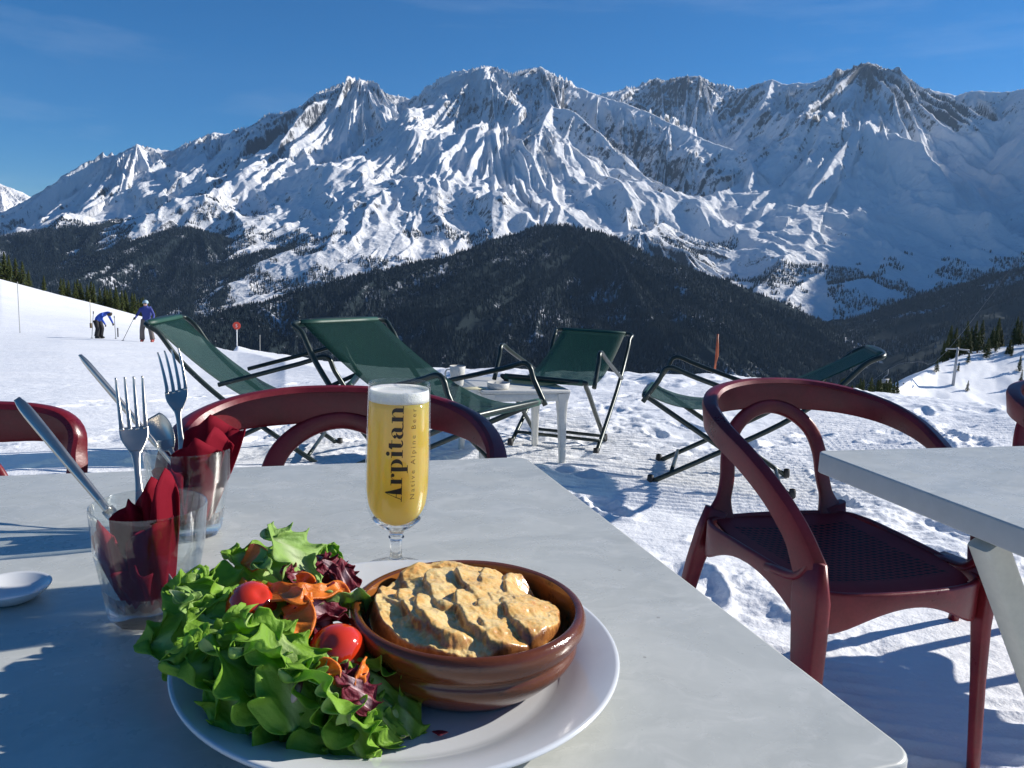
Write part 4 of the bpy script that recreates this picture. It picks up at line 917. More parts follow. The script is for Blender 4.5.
def spoon(label):
    root = empty('spoon', label=label, cat='spoon'); merge_obj('handle', ribbon([(0, 0), (.001, .02), (.003, .055), (.002, .085), (-.001, .105), (-.002, .116)], [.016, .018, .012, .006, .006, .008], [.002, .0028, .003, .0034, .0032, .0026]), MAT['steel'], root)
    V, Fc = [], []; nu, nv = 24, 26
    for side in (0, 1):
        for j in range(nv+1):
            t = j/nv; z = .112+.058*t; w_ = .0190*math.sqrt(max(0, 1-((t-.55)/.56)**2))**1.0*(.72+.28*t) if t > .02 else .003
            w_ = max(w_, .0028 if t < .9 else .0003)
            for i in range(nu+1):
                u = -1+2*i/nu; d = .0085*math.sin(math.pi*min(1, max(0, t)))**.8; V.append((u*w_, -.002-d*(1-u*u)+.0025*t+(.0006 if side else -.0006), z))
    m = (nu+1)*(nv+1)
    for side in (0, 1):
        for j in range(nv):
            for i in range(nu): a = side*m+j*(nu+1)+i; q = (a, a+1, a+nu+2, a+nu+1); Fc.append(q if not side else q[::-1])
    for j in range(nv): a = j*(nu+1); Fc.append((a, a+nu+1, a+nu+1+m, a+m)); a += nu; Fc.append((a, a+m, a+m+nu+1, a+nu+1))
    for i in range(nu): a = nv*(nu+1)+i; Fc.append((a, a+1, a+1+m, a+m)); Fc.append((i, i+m, i+1+m, i+1))
    merge_obj('bowl', (V, Fc), MAT['steel'], root); return root
def knife(label, w=.013):
    root = empty('knife', label=label, cat='knife'); merge_obj('blade', ribbon([(0, 0), (0, .03), (0, .09)], [.006, w*1.05, w*.95], [.0008, .0014, .0018]), MAT['steel'], root)
    merge_obj('handle', ribbon([(0, .088), (0, .10), (0, .14), (0, .19), (0, .205)], [.008, .008, .0105, .012, .007], [.004, .0055, .006, .0045, .002]), MAT['steel'], root); return root
def seen(u, v, Y):      # point on the sight line at depth Y
    d = ray(u, v); t = Y/d.y; return Vector((d.x*t, Y, CAM_H+d.z*t))
def tip_at(u, v, p0, L, far=True):   # point of the sight line lying L away from p0
    d = ray(u, v).normalized(); o_ = Vector((0, 0, CAM_H))-Vector(p0); b = d.dot(o_); q = b*b-(o_.length_squared-L*L)
    t = -b+(math.sqrt(q) if far else -math.sqrt(q)) if q > 0 else -b
    return Vector((0, 0, CAM_H))+d*t
o = fork('fork leaning left out of the nearer tumbler, tines up'); place_tip(o, (t1.x-.008, t1.y+.012, TT+.014), 129, 377, 0, (.5, -1, .1), sc=.82)
o = fork('fork standing upright in the farther tumbler, tines highest of all'); place_tip(o, (t2.x+.004, t2.y, TT+.014), 168, 350, 0, (.15, -1, .1), sc=.86)
o = spoon('spoon with its bowl up between the two forks in the farther tumbler'); place_tip(o, (t2.x+.014, t2.y+.008, TT+.014), 152, 417, 0, (.2, -1, .3), sc=.72)
o = knife('thick handled knife leaning far left over the rim of the nearer tumbler'); place_tip(o, (t1.x+.024, t1.y-.004, TT+.014), 17, 399, 0, (.4, -1, .3))
o = knife('slim knife leaning left behind the fork, rising from the farther tumbler', .010); place_tip(o, (t2.x+.020, t2.y+.012, TT+.014), 80, 355, .9, (.4, -1, .3))
# ------------------------------------------------------------------ napkins
def napkin_mat():
    t = NT('burgundy_paper'); P = t.obj; n = t.noise(P, 260, 4, .7); n2 = t.noise(P, 30, 4, .6); c = t.mix(n2, (.17, .004, .014), (.28, .010, .028))
    d = t.n('ShaderNodeBsdfPrincipled', {'Base Color': c, 'Roughness': .85, 'Specular IOR Level': .15, 'Normal': t.bump(n, .25, .0008)}); tl = t.n('ShaderNodeBsdfTranslucent', {'Color': (.38, .006, .02, 1)})
    m = t.n('ShaderNodeMixShader', {0: .25, 1: d.outputs[0], 2: tl.outputs[0]}); t.t.links.new(m.outputs[0], t.out.inputs[0]); return t.m
MAT['napkin'] = napkin_mat()
def napkin(x, y, pieces, label, hs_=1.0):
    root = empty('napkin', (x, y, TT), 0, label, 'napkin', 'burgundy paper napkins in the tumblers')
    for (ax, ay, bx, by, tx, ty, tz, w0, w1, pk) in pieces:
        tz = .013+(tz-.013)*hs_; pk = pk*.8     # a folded paper spill: bottom (ax,ay)-(bx,by), top shifted to (tx,ty), height tz
        n = 14; V = []; Fc = []
        for i in range(n+1):
            v = i/n
            for j in range(n+1):
                u = j/n; ex = ax+(bx-ax)*u; ey = ay+(by-ay)*u; w_ = w0+(w1-w0)*v
                X = tx*v+ex*(w_); Y = ty*v+ey*(w_)+.0035*math.sin(u*9+v*3+pk*5)*(.3+v); Zz = .013+(tz-.013)*v+ (pk*.022*(1-abs(2*u-1)) if pk >= 0 else -.02*u*pk)*v**3*1.0+.0015*math.sin(u*13+pk)
                V.append((X, Y, Zz))
        for i in range(n):
            for j in range(n): a = i*(n+1)+j; Fc.append((a, a+1, a+n+2, a+n+1))
        o = mesh_obj('fold', V, Fc, MAT['napkin'], root, smooth=True); md = o.modifiers.new('thick', 'SOLIDIFY'); md.thickness = .0009
    return root
napkin(t1.x, t1.y, [(-.016, -.014, .000, -.020, -.010, -.004, .072, .9, 1.3, .9), (-.004, -.018, .016, -.010, .002, -.002, .074, .9, 1.25, -.9), (-.012, .004, .010, .012, -.002, .004, .088, .9, 1.2, 1.2),
                    (-.018, -.004, -.002, .010, -.004, .002, .082, 1., 1.2, .7), (.000, -.012, .012, .014, .004, .004, .096, .9, 1.0, 1.3), (-.010, -.020, .010, -.020, .0, .0, .046, .8, 1.35, .3)], 'burgundy napkin folded low in the nearer tumbler, points showing over the rim', .86)
napkin(t2.x, t2.y, [(-.010, -.018, .020, -.006, .010, -.004, .098, .9, 1.35, .9), (-.016, .004, .016, .014, .014, .008, .112, .9, 1.5, 1.0), (.000, -.020, .018, .008, .016, .002, .100, .9, 1.3, 1.2),
                    (-.018, -.012, .004, -.018, .000, -.004, .078, .9, 1.3, .4), (-.010, .010, .022, .000, .020, .010, .106, .9, 1.3, -.8)], 'burgundy napkins fanning tall out of the farther tumbler to the right', .80)
# ------------------------------------------------------------------ salad
def leaf_mat(name, dark, light, pale, tr=(.35, .65, .05), k=.36):
    t = NT(name); uv = t.n('ShaderNodeTexCoord').outputs['UV']; s = t.n('ShaderNodeSeparateXYZ', {0: uv}); e = s.outputs[1]; P = t.obj
    n = t.noise(P, 90, 4, .6); n2 = t.noise(P, 380, 4, .7); c = t.mix(n, dark, light)
    rim = t.math('SMOOTH_MIN', t.math('ABSOLUTE', t.math('SUBTRACT', e, .5)), .5, .0); rim2 = t.n('ShaderNodeMapRange', {0: rim, 1: .0, 2: .16, 3: .85, 4: 0.0}).outputs[0]
    c = t.mix(rim2, c, pale)
    vein = t.n('ShaderNodeTexWave', {'Vector': uv, 'Scale': 6.0, 'Distortion': 3.0, 'Detail': 2.0}, bands_direction='DIAGONAL').outputs[1]
    b = t.bump(n2, .5, .0018, t.bump(vein, .22, .0012))
    d = t.n('ShaderNodeBsdfPrincipled', {'Base Color': c, 'Roughness': .5, 'Specular IOR Level': .32, 'Normal': b}); tl = t.n('ShaderNodeBsdfTranslucent', {'Color': (*tr, 1)})
    m = t.n('ShaderNodeMixShader', {0: k, 1: d.outputs[0], 2: tl.outputs[0]}); t.t.links.new(m.outputs[0], t.out.inputs[0]); return t.m
MAT['lettuce'] = leaf_mat('lettuce_green', (.15, .32, .022), (.33, .54, .07), (.58, .70, .30))
MAT['lettuce2'] = leaf_mat('pale_lettuce', (.24, .42, .08), (.42, .60, .20), (.66, .74, .45), (.4, .6, .12))
MAT['radicchio'] = leaf_mat('radicchio_red', (.10, .006, .016), (.22, .018, .040), (.72, .55, .55), (.4, .03, .06), .15)
def leaf_mesh(L, W, ruf, cup, seed, frq=7.0, fold=.3):
    rnd = random.Random(seed); nu, nv = 84, 44; V = []; Fc = []; UV = []; p1, p2, p3 = rnd.random()*6, rnd.random()*6, rnd.random()*6; bend = rnd.uniform(.3, .9)
    # outline angle runs round the leaf so that the frill carries on over the tip
    for i in range(nu+1):
        s = i/nu; wd = W*(math.sin(math.pi*min(1, (s*.96+.04))**.85)**.5)*(1+.08*math.sin(s*13+p1))
        for j in range(nv+1):
            t = -1+2*j/nv; tip = max(0, (s-.72)/.28)**2; e = max(abs(t)**3, tip*.9)
            ph = frq*6.28*(s+.22*abs(t)*0+tip*0)+(p1 if t > 0 else p2)+t*1.2*tip*6
            r_ = ruf*e*(math.sin(ph)+.42*math.sin(ph*1.9+p3)); c_ = ruf*e*.8*math.cos(ph+.4)
            lob = 1+.10*e*math.sin(ph*.5+p3)
            x = wd*t*lob*(1-.22*abs(t)*fold)+.55*c_*(1 if t > 0 else -1)*abs(t); y = L*(s-.5)+.75*ruf*e*math.sin(ph*1.0+1.9)+tip*.6*c_
            z = cup*W*(t*t)*1.1-bend*L*.6*(s-.45)**2+r_+.0016*math.sin(s*15+t*6+p2)*(1-e)-ruf*.8*e
            V.append((x, y, z)); UV.append((s, j/nv))
    for i in range(nu):
        for j in range(nv): a = i*(nv+1)+j; Fc.append((a, a+1, a+nv+2, a+nv+1))
    return V, Fc, UV
def leaf(name, loc, rot, L, W, ruf, cup, seed, mat, label, cat, group=None, frq=7.0):
    V, Fc, UV = leaf_mesh(L, W, ruf, cup, seed, frq); o = mesh_obj(name, V, Fc, MAT[mat]); ul = o.data.uv_layers.new(name='UVMap')
    for lp in o.data.loops: ul.data[lp.index].uv = UV[lp.vertex_index]
    o.location = loc; o.rotation_euler = Euler(tuple(rad(a) for a in rot), 'XYZ'); md = o.modifiers.new('thick', 'SOLIDIFY'); md.thickness = .0003; tag(o, label, cat, group); return o
PZ = TT+.008
LV = [  # (u, v, height over plate, rot, L, W, ruffle, cup, mat, label)
 (192, 606, .030, (25, -30, 70), .075, .034, .0060, .25, 'lettuce', 'curly green lettuce leaf next to the nearer tumbler base'),
 (172, 640, .018, (10, -38, 100), .070, .032, .0065, .3, 'lettuce', 'curly green lettuce leaf hanging farthest left over the plate rim'),
 (215, 640, .030, (35, -15, 60), .070, .036, .0060, .3, 'lettuce', 'broad green lettuce leaf left of the two orange strips'),
 (205, 680, .018, (48, -20, 110), .070, .032, .0070, .3, 'lettuce', 'frilly green lettuce leaf at the lower left plate rim'),
 (240, 690, .022, (52, 5, 85), .074, .032, .0070, .2, 'lettuce', 'frilly green leaf in the front of the salad, left of the purple stem'),
 (278, 672, .034, (45, 15, 40), .062, .028, .0065, .3, 'lettuce', 'curled green leaf under the right orange strip'),
 (300, 700, .020, (50, 12, 95), .060, .028, .0060, .3, 'lettuce', 'green leaf at the front rim, behind the purple stem'),
 (335, 695, .024, (48, 8, 110), .062, .030, .0070, .3, 'lettuce', 'curly green leaf in front of the round tomato'),
 (352, 722, .010, (42, -8, 80), .062, .027, .0065, .2, 'lettuce', 'lowest frilly green leaf, nearest the camera on the plate'),
 (385, 705, .012, (40, 15, 60), .058, .028, .0070, .3, 'lettuce', 'frilly green leaf against the front of the brown dish'),
 (408, 716, .005, (20, 20, 30), .040, .016, .0040, .2, 'lettuce', 'small leaf tip pointing right, under the brown dish'),
 (238, 566, .036, (30, -10, 80), .050, .026, .0045, .3, 'lettuce', 'green leaf at the back left of the salad'),
 (286, 560, .046, (48, 6, 75), .060, .034, .0055, .35, 'lettuce2', 'pale green crumpled lettuce heart, highest leaf of the salad'),
 (268, 575, .040, (40, -12, 120), .045, .026, .0040, .4, 'lettuce2', 'pale leaf under the lettuce heart beside the orange square'),
 (322, 558, .044, (70, 20, 20), .022, .010, .0015, .5, 'lettuce', 'small green curl right of the pale lettuce heart'),
 (228, 610, .040, (15, -10, 30), .050, .026, .0050, .3, 'lettuce', 'green leaf behind the left tomato'),
 (258, 655, .040, (35, 10, 130), .044, .024, .0060, .3, 'lettuce', 'small curly leaf between the tomato halves'),
 (225, 662, .012, (10, -12, 20), .085, .040, .0060, .1, 'lettuce', 'wide dark leaf lying low under the salad at left'),
 (300, 650, .012, (5, 5, 80), .090, .045, .0060, .1, 'lettuce', 'wide dark leaf lying low under the salad in the middle'),
 (330, 610, .022, (10, 15, 150), .060, .030, .0050, .2, 'lettuce', 'dark green leaf tucked against the rim of the brown dish'),
 (338, 604, .036, (35, 25, 150), .036, .018, .0025, .5, 'lettuce2', 'white green leaf rib beside the brown dish'),
 (375, 668, .020, (40, 25, 120), .045, .022, .0060, .3, 'lettuce', 'leaf between the round tomato and the brown dish'),
 (310, 735, .008, (38, -6, 60), .046, .020, .0055, .2, 'lettuce', 'small frilly leaf close to the front plate rim'),
]
for k, (u, v, h, rot, L, W, ruf, cup, mt_, lb) in enumerate(LV):
    u = 300+(u-288)*.86; v = v-9 if v > 695 else v; L *= .92; W *= 1.12; h += .004
    p = on_z(u, v, PZ+h); leaf('lettuce_leaf', p, rot, L, W*.78, ruf*.66, cup*.8, 100+k, mt_, lb, 'lettuce leaf', 'lettuce leaves of the salad', frq=3.7*L/.06)
rl = random.Random(21)
for k, (u, v, h) in enumerate([(205, 590, .042), (180, 622, .034), (196, 655, .030), (220, 690, .026), (262, 700, .024), (330, 690, .030), (365, 708, .018), (345, 728, .012), (236, 640, .044)]):
    p = on_z(300+(u-288)*.92, v, PZ+h); leaf('lettuce_leaf', p, (rl.uniform(35, 75), rl.uniform(-25, 25), rl.uniform(0, 180)), rl.uniform(.034, .046), rl.uniform(.014, .020), .0045, .35, 500+k, 'lettuce2' if k % 4 == 1 else 'lettuce', 'small frilled lettuce tip among the larger green leaves of the salad', 'lettuce leaf', 'small lettuce tips of the salad', frq=4.5)
for k, (u, v, h, rot, L, W, ruf, lb) in enumerate([
 (332, 570, .046, (40, 10, 60), .026, .014, .003, 'dark red radicchio piece at the back right of the salad'), (345, 576, .044, (30, 40, 20), .022, .012, .002, 'pink and white radicchio piece next to the brown dish rim'),
 (300, 580, .045, (50, -10, 110), .024, .012, .0022, 'radicchio shred behind the long orange strip'), (315, 604, .046, (30, 0, 50), .030, .018, .003, 'purple radicchio piece in the centre of the salad'),
 (326, 618, .042, (20, 20, 140), .040, .008, .0012, 'white and purple radicchio rib above the round tomato'), (358, 688, .032, (35, 10, 60), .026, .012, .003, 'small purple radicchio shred in front of the dish'),
 (306, 625, .036, (10, 10, 80), .040, .020, .003, 'radicchio leaf under the middle orange strip')]):
    p = on_z(u, v, PZ+h); leaf('radicchio_piece', p, rot, L, W, ruf, .3, 300+k, 'radicchio', lb, 'radicchio', 'radicchio pieces in the salad', frq=3)
# purple stem curling at the front
def stem_mat():
    t = NT('purple_stem'); n = t.noise(t.obj, 60, 4, .6); t.bsdf(Base_Color=t.mix(t.n('ShaderNodeMapRange', {0: n, 1: .45, 2: .6}).outputs[0], (.10, .012, .035), (.62, .50, .44)), Roughness=.35); return t.m
pts = [on_z(u, v, PZ+h) for u, v, h in ((300, 672, .034), (298, 690, .030), (290, 708, .020), (276, 718, .012), (262, 724, .010))]
path = catmull(pts, 6); N = len(path); o = merge_obj('radicchio_rib', sweep(path, [rrect(.003+.004*i/N, .010-.003*abs(i/N-.5), .0012, 2) for i in range(N)], (0.2, -.3, 1)), stem_mat()); tag(o, 'curved purple and white radicchio rib at the front of the salad', 'radicchio')
# carrot / salmon coloured ribbons
def orange_mat():
    t = NT('orange_carrot_ribbon'); P = t.obj; n = t.noise(t.mapping(P, (1, 6, 1)), 120, 4, .6); n2 = t.noise(P, 500, 3, .6); c = t.mix(n, (.72, .15, .010), (.88, .27, .035))
    d = t.n('ShaderNodeBsdfPrincipled', {'Base Color': c, 'Roughness': .36, 'Specular IOR Level': .45, 'Subsurface Weight': .25, 'Subsurface Radius': (.01, .004, .001), 'Subsurface Scale': .3, 'Coat Weight': .1, 'Normal': t.bump(n2, .4, .001, t.bump(n, .5, .0015))})
    tl = t.n('ShaderNodeBsdfTranslucent', {'Color': (.9, .28, .03, 1)}); m = t.n('ShaderNodeMixShader', {0: .18, 1: d.outputs[0], 2: tl.outputs[0]}); t.t.links.new(m.outputs[0], t.out.inputs[0]); return t.m
MAT['orange'] = orange_mat()
def strip_obj(pts, ws, label, upv=(0, -.6, 1), tw=0.0):
    P_ = [on_z(u, v, PZ+h) for u, v, h in pts]; path = catmull(P_, 8); w_ = catmull([(q, 0, 0) for q in ws], 8); N = len(path); V = []; Fc = []; nn = 8
    for i, p in enumerate(path):
        T = (path[min(i+1, N-1)]-path[max(i-1, 0)]).normalized(); up = Vector(upv).normalized(); sd = T.cross(up).normalized(); b = sd.cross(T).normalized(); a = tw*(i/N-.5)
        s2 = sd*math.cos(a)+b*math.sin(a); b2 = b*math.cos(a)-sd*math.sin(a)
        for j in range(nn+1): q = -1+2*j/nn; V.append(p+s2*(q*w_[i].x/2)+b2*(.0018*q*q+.0007*math.sin(i*.9+q*2)))
    for i in range(N-1):
        for j in range(nn): a = i*(nn+1)+j; Fc.append((a, a+1, a+nn+2, a+nn+1))
    o = mesh_obj('carrot_ribbon', V, Fc, MAT['orange']); md = o.modifiers.new('t', 'SOLIDIFY'); md.thickness = .0012; tag(o, label, 'carrot ribbon', 'orange carrot ribbons in the salad'); return o
strip_obj([(252, 586, .046), (268, 592, .052), (295, 593, .054), (322, 592, .052), (338, 588, .050), (344, 595, .045), (340, 600, .040)], [.008, .013, .012, .011, .009, .006, .004], 'long orange carrot ribbon lying across the top of the salad')
strip_obj([(286, 592, .056), (298, 597, .058), (312, 598, .056)], [.008, .011, .007], 'short orange ribbon on top of the long one')
strip_obj([(292, 602, .050), (299, 612, .052), (303, 626, .048), (297, 648, .040)], [.013, .017, .013, .003], 'pointed orange piece in the middle of the salad', (0, -1, .9), .4)
strip_obj([(258, 620, .046), (262, 632, .046), (270, 648, .040)], [.012, .014, .009], 'orange piece below the left tomato', (-.2, -1, .8), -.4)
strip_obj([(244, 553, .046), (256, 558, .048), (262, 567, .044)], [.014, .017, .014], 'square orange piece at the back left of the salad', (0, -1, .8))
strip_obj([(236, 582, .042), (243, 590, .044), (250, 600, .040)], [.010, .008, .006], 'small orange piece over the left leaves', (0, -.8, 1), .6)
strip_obj([(365, 662, .036), (361, 674, .036), (357, 688, .030)], [.004, .005, .004], 'thin upright carrot stick right of the round tomato', (.6, -1, .3))
strip_obj([(320, 664, .040), (328, 667, .041), (334, 674, .038), (331, 682, .034)], [.004, .008, .007, .003], 'orange curl in front of the round tomato', (0, -1, .7), .8)
strip_obj([(296, 582, .050), (305, 581, .052), (312, 586, .048)], [.008, .010, .006], 'small orange curl behind the long ribbon', (0, -1, .6))
strip_obj([(246, 640, .034), (250, 650, .034), (258, 656, .030)], [.010, .012, .008], 'pale orange piece at the left under the tomato', (0, -1, .8))
# tomatoes
def tomato_mat():
    t = NT('tomato_skin'); P = t.obj; n = t.noise(P, 40, 3, .5); t.bsdf(Base_Color=t.mix(n, (.52, .020, .006), (.66, .050, .010)), Roughness=.10, Specular_IOR_Level=.6, Coat_Weight=.6, Coat_Roughness=.04, Subsurface_Weight=.3, Subsurface_Radius=(.012, .003, .001), Subsurface_Scale=.4); return t.m
MAT['tomato'] = tomato_mat()
def tomato(u, v, h, r, sq, rot, label):
    bm = bmesh.new(); bmesh.ops.create_uvsphere(bm, u_segments=40, v_segments=26, radius=r)
    for q in bm.verts:
        a = math.atan2(q.co.y, q.co.x); rr_ = math.hypot(q.co.x, q.co.y)/r; q.co.z *= sq; q.co *= 1+.02*math.sin(3*a+1)*rr_; q.co.z -= .12*r*math.exp(-(rr_/.22)**2)*(1 if q.co.z > 0 else -.2)
    o = bm_obj('cherry_tomato', bm, MAT['tomato']); o.location = on_z(u, v, PZ+h); o.rotation_euler = tuple(rad(a) for a in rot); tag(o, label, 'tomato', 'cherry tomatoes in the salad'); return o
tomato(252, 607, .044, .0155, .92, (20, 30, 0), 'glossy red cherry tomato at the left under the orange ribbon')
tomato(337, 652, .033, .0160, .97, (40, -20, 10), 'round red cherry tomato at the centre right, touching the brown dish side')
tomato(281, 610, .032, .0115, .8, (10, 0, 30), 'dark red tomato half mostly hidden by orange pieces')
# crumbs and drops on the plate
for k, (u, v, m_, s_, lb) in enumerate([(440, 733, 'radicchio', .0035, 'tiny purple radicchio scrap on the plate front'), (402, 736, 'slice', .003, 'small brown crumb on the plate front')]):
    bm = bmesh.new(); bmesh.ops.create_icosphere(bm, subdivisions=2, radius=s_)
    for q in bm.verts: q.co = Vector((q.co.x*(1+.5*math.sin(q.co.y*900)), q.co.y*.7, q.co.z*.22))
    o = bm_obj('food_scrap', bm, MAT[m_]); p = on_z(u, v, TT+.0105); o.location = p; tag(o, lb, 'food scrap')
# ------------------------------------------------------------------ on the low table
def on_low(u, v): p = on_z(u, v, .395); return p
p = on_low(457, 385.5); cup = empty('plastic_cup', (p.x, p.y, .395), 0, 'frosted drinking cup with a handle on the low white table', 'cup')
merge_obj('cup_body', lathe([(0, .001), (.028, .001), (.030, 0), (.032, .004), (.038, .07), (.0405, .100), (.0395, .101), (.0365, .07), (.030, .006), (0, .005)], 48), MAT['wplastic'], cup)
merge_obj('handle', tube([(-.037, 0, .080), (-.055, 0, .078), (-.062, 0, .055), (-.052, 0, .030), (-.034, 0, .028)], .004, 4), MAT['wplastic'], cup)
p = on_low(498, 388.5); o = merge_obj('ashtray', lathe([(0, .002), (.045, .002), (.050, 0), (.054, .006), (.058, .030), (.055, .032), (.050, .012), (0, .010)], 48), MAT['wplastic']); o.location = (p.x, p.y, .395); tag(o, 'low round white bowl on the low white table', 'bowl')
p = on_low(474, 389); bm = box_bm(.11, .06, .006, (0, 0, .003), .002, 1); o = bm_obj('paper_packet', bm, MAT['yel'] if 'yel' in MAT else painted('pale_yellow_paper', (.62, .58, .38), .7)); o.location = (p.x, p.y, .3952); o.rotation_euler = (0, 0, .5); tag(o, 'flat pale packet between cup and bowl on the low table', 'packet')
# ------------------------------------------------------------------ small things on the snow
def post(name, u, v, H, r, col, label, cat, top=None, rng=None):
    p = ground_at(u, v) if rng is None else None
    if rng: q = at_R(u, v, rng); p = Vector((q.x, q.y, gz(q.x, q.y)))
    root = empty(name, p, 0, label, cat); m = painted(name+'_paint', col, .5)
    merge_obj('pole', tube([(0, 0, -.3), (0, 0, H*.5), (0, 0, H)], r, 2, k=8), m, root); return root, p
o, _ = post('piste_pole', 20, 333, 1.9, .014, (.36, .36, .34), 'thin pale pole in the snow near the left frame edge', 'pole')
o, _ = post('piste_pole', 91, 328, 1.3, .014, (.42, .36, .20), 'short thin pole left of the bending skier with a dark base', 'pole')
merge_obj('base_sleeve', tube([(0, 0, 0), (0, 0, .1), (0, 0, .22)], .05, 2, k=8), painted('sleeve', (.10, .06, .02), .6), o)
o, _ = post('piste_pole', 118, 337, .35, .025, (.06, .06, .06), 'stubby dark marker peg between the two skiers', 'pole')
o, _ = post('piste_pole', 260, 351, .55, .012, (.30, .30, .28), 'faint thin stick at the snow edge right of the round sign', 'pole')
# round red sign
o, p = post('piste_sign', 237, 346, .78, .022, (.70, .70, .70), 'round red piste marker sign on a white post at the snow edge', 'sign')
bm = bmesh.new(); bmesh.ops.create_cone(bm, cap_ends=True, segments=40, radius1=.155, radius2=.155, depth=.02); bmesh.ops.rotate(bm, cent=(0, 0, 0), matrix=Matrix.Rotation(rad(90), 3, 'X'), verts=bm.verts)
d_ = bm_obj('disc', bm, painted('sign_red', (.62, .055, .03), .45), o, smooth=False); d_.location = (0, -.02, .82)
cu = font_line('5', .19); cx_ = (max(v[0] for v in cu[0])+min(v[0] for v in cu[0]))/2; cz_ = (max(v[1] for v in cu[0])+min(v[1] for v in cu[0]))/2
mesh_obj('numeral', [(v[0]-cx_, -.033, .82+v[1]-cz_) for v in cu[0]], cu[1], painted('sign_white', (.75, .7, .68), .5), o, smooth=False)
o, _ = post('marker_post', 714, 381, .84, .011, (.30, .06, .025), 'orange ragged marker post standing behind the snow bank in the middle', 'post', rng=9.2)
pm = painted('marker_orange', (.36, .09, .03), .5)
merge_obj('tape', tube([(.0, -.02, .78), (.012, -.028, .6), (-.012, -.02, .45), (.01, -.026, .3), (0, -.02, .1)], .009, 3, k=6), pm, o)
# chair lift pylon and carrier on the far hill
def hill_at(u, v):
    d = ray(u, v); k = math.hypot(d.x, d.y); R = np.linspace(100, 300, 4000); x = d.x/k*R; y = d.y/k*R; z = CAM_H+d.z/k*R; h = right_h(x, y); i = np.nonzero(z <= h)[0]; i = i[0] if len(i) else int(np.argmin(z-h)); return Vector((x[i], y[i], h[i]))
p = hill_at(953, 385); R_ = math.hypot(p.x, p.y); k_ = R_/770; gm = painted('galvanised', (.34, .35, .36), .45, .3)
py = empty('lift_pylon', p, rad(-25), 'grey chair lift pylon with a cross arm on the right hand hill', 'pylon')
merge_obj('mast', sweep([Vector((0, 0, -2)), Vector((0, 0, 14*k_)), Vector((0, 0, 33*k_))], [rrect(2.6*k_, 2.6*k_, .6*k_, 2), rrect(2.2*k_, 2.2*k_, .6*k_, 2), rrect(1.6*k_, 1.6*k_, .4*k_, 2)], (0, 1, 0)), gm, py)
merge_obj('cross_arm', sweep([Vector((-9*k_, 0, 31*k_)), Vector((0, 0, 31.6*k_)), Vector((9*k_, 0, 31*k_))], rrect(.8*k_, 1.3*k_, .2*k_, 2), (0, 0, 1)), gm, py)
for sx in (-1, 1): merge_obj('sheave_train', sweep([Vector((sx*8.6*k_, -3.5*k_, 29.6*k_)), Vector((sx*8.6*k_, 3.5*k_, 29.6*k_))], rrect(1.0*k_, 1.1*k_, .3*k_, 2), (0, 0, 1)), gm, py)
p = at_R(887, 381, 190); cc = empty('lift_chair', p, .3, 'small chair lift seat hanging over the trees left of the pylon', 'lift chair')
merge_obj('hanger', tube([(0, 0, 2.6), (0, 0, 1.4), (-.9, 0, .9), (-.9, 0, -.2)], .06, 4, k=6), gm, cc); bm = box_bm(2.2, .9, .12, (0, 0, -.4), .03, 1); bm_obj('seat', bm, gm, cc); bm = box_bm(2.2, .1, .8, (0, .45, .0), .03, 1); bm_obj('backrest', bm, gm, cc)
a_ = at_R(887, 381, 190)+Vector((0, 0, 2.6)); b_ = py.location+Vector((-8.6*k_, 0, 30*k_)); e_ = b_+(b_-a_)*1.6+Vector((0, 0, 25))
o = merge_obj('lift_cable', tube([a_-(b_-a_)*1.2-Vector((0, 0, 8)), a_, a_.lerp(b_, .5)-Vector((0, 0, .4)), b_, e_], .022, 4, k=5), gm); tag(o, 'thin steel lift cable running from the hanging seat to the pylon', 'cable')
# ------------------------------------------------------------------ conifers
def tree_m():
    t = NT('fir_needles'); P = t.obj; n = t.noise(P, 3.0, 4, .7); g = t.geo; up = t.n('ShaderNodeSeparateXYZ', {0: g.outputs['Normal']}).outputs[2]
    c = t.mix(n, (.020, .035, .012), (.075, .085, .025)); sn = t.math('MULTIPLY', t.n('ShaderNodeMapRange', {0: t.noise(P, 1.1, 3, .6), 1: .58, 2: .66}).outputs[0], .45); c = t.mix(sn, c, (.6, .62, .65))
    t.bsdf(Base_Color=c, Roughness=.8, Specular_IOR_Level=.1); return t.m
MAT['fir'] = tree_m(); MAT['bark'] = painted('bark', (.07, .045, .03), .9)
def fir_mesh(seed, H=1.0, n=360):
    rnd = random.Random(seed); V = []; Fc = []; lean = rnd.uniform(-.03, .03); wd = rnd.uniform(.20, .30)
    for k in range(n):
        t = rnd.random()**.8; z = H*(.06+.92*t); rmax = wd*H*(1-t)**.85*(.72+.28*math.sin(k*2.4+seed)); a = rnd.random()*6.283; r0 = rmax*rnd.uniform(.0, .55); r1 = rmax*rnd.uniform(.75, 1.1)+.01*H; dz = -.10*H*(1-t)*rnd.uniform(.3, 1.2); w_ = .030*H*rnd.uniform(.7, 1.5)*(1-t*.5)
        c, s = math.cos(a), math.sin(a); b = len(V); ox = lean*z
        V += [(ox+r0*c, r0*s, z), (ox+(r0+r1)/2*c-w_*s, (r0+r1)/2*s+w_*c, z+dz*.35), (ox+r1*c, r1*s, z+dz), (ox+(r0+r1)/2*c+w_*s, (r0+r1)/2*s-w_*c, z+dz*.35), (ox+(r0+r1)/2*c, (r0+r1)/2*s, z+dz*.35+.02*H)]
        Fc += [(b, b+1, b+4), (b+1, b+2, b+4), (b+2, b+3, b+4), (b+3, b, b+4)]
    return V, Fc
protos = []
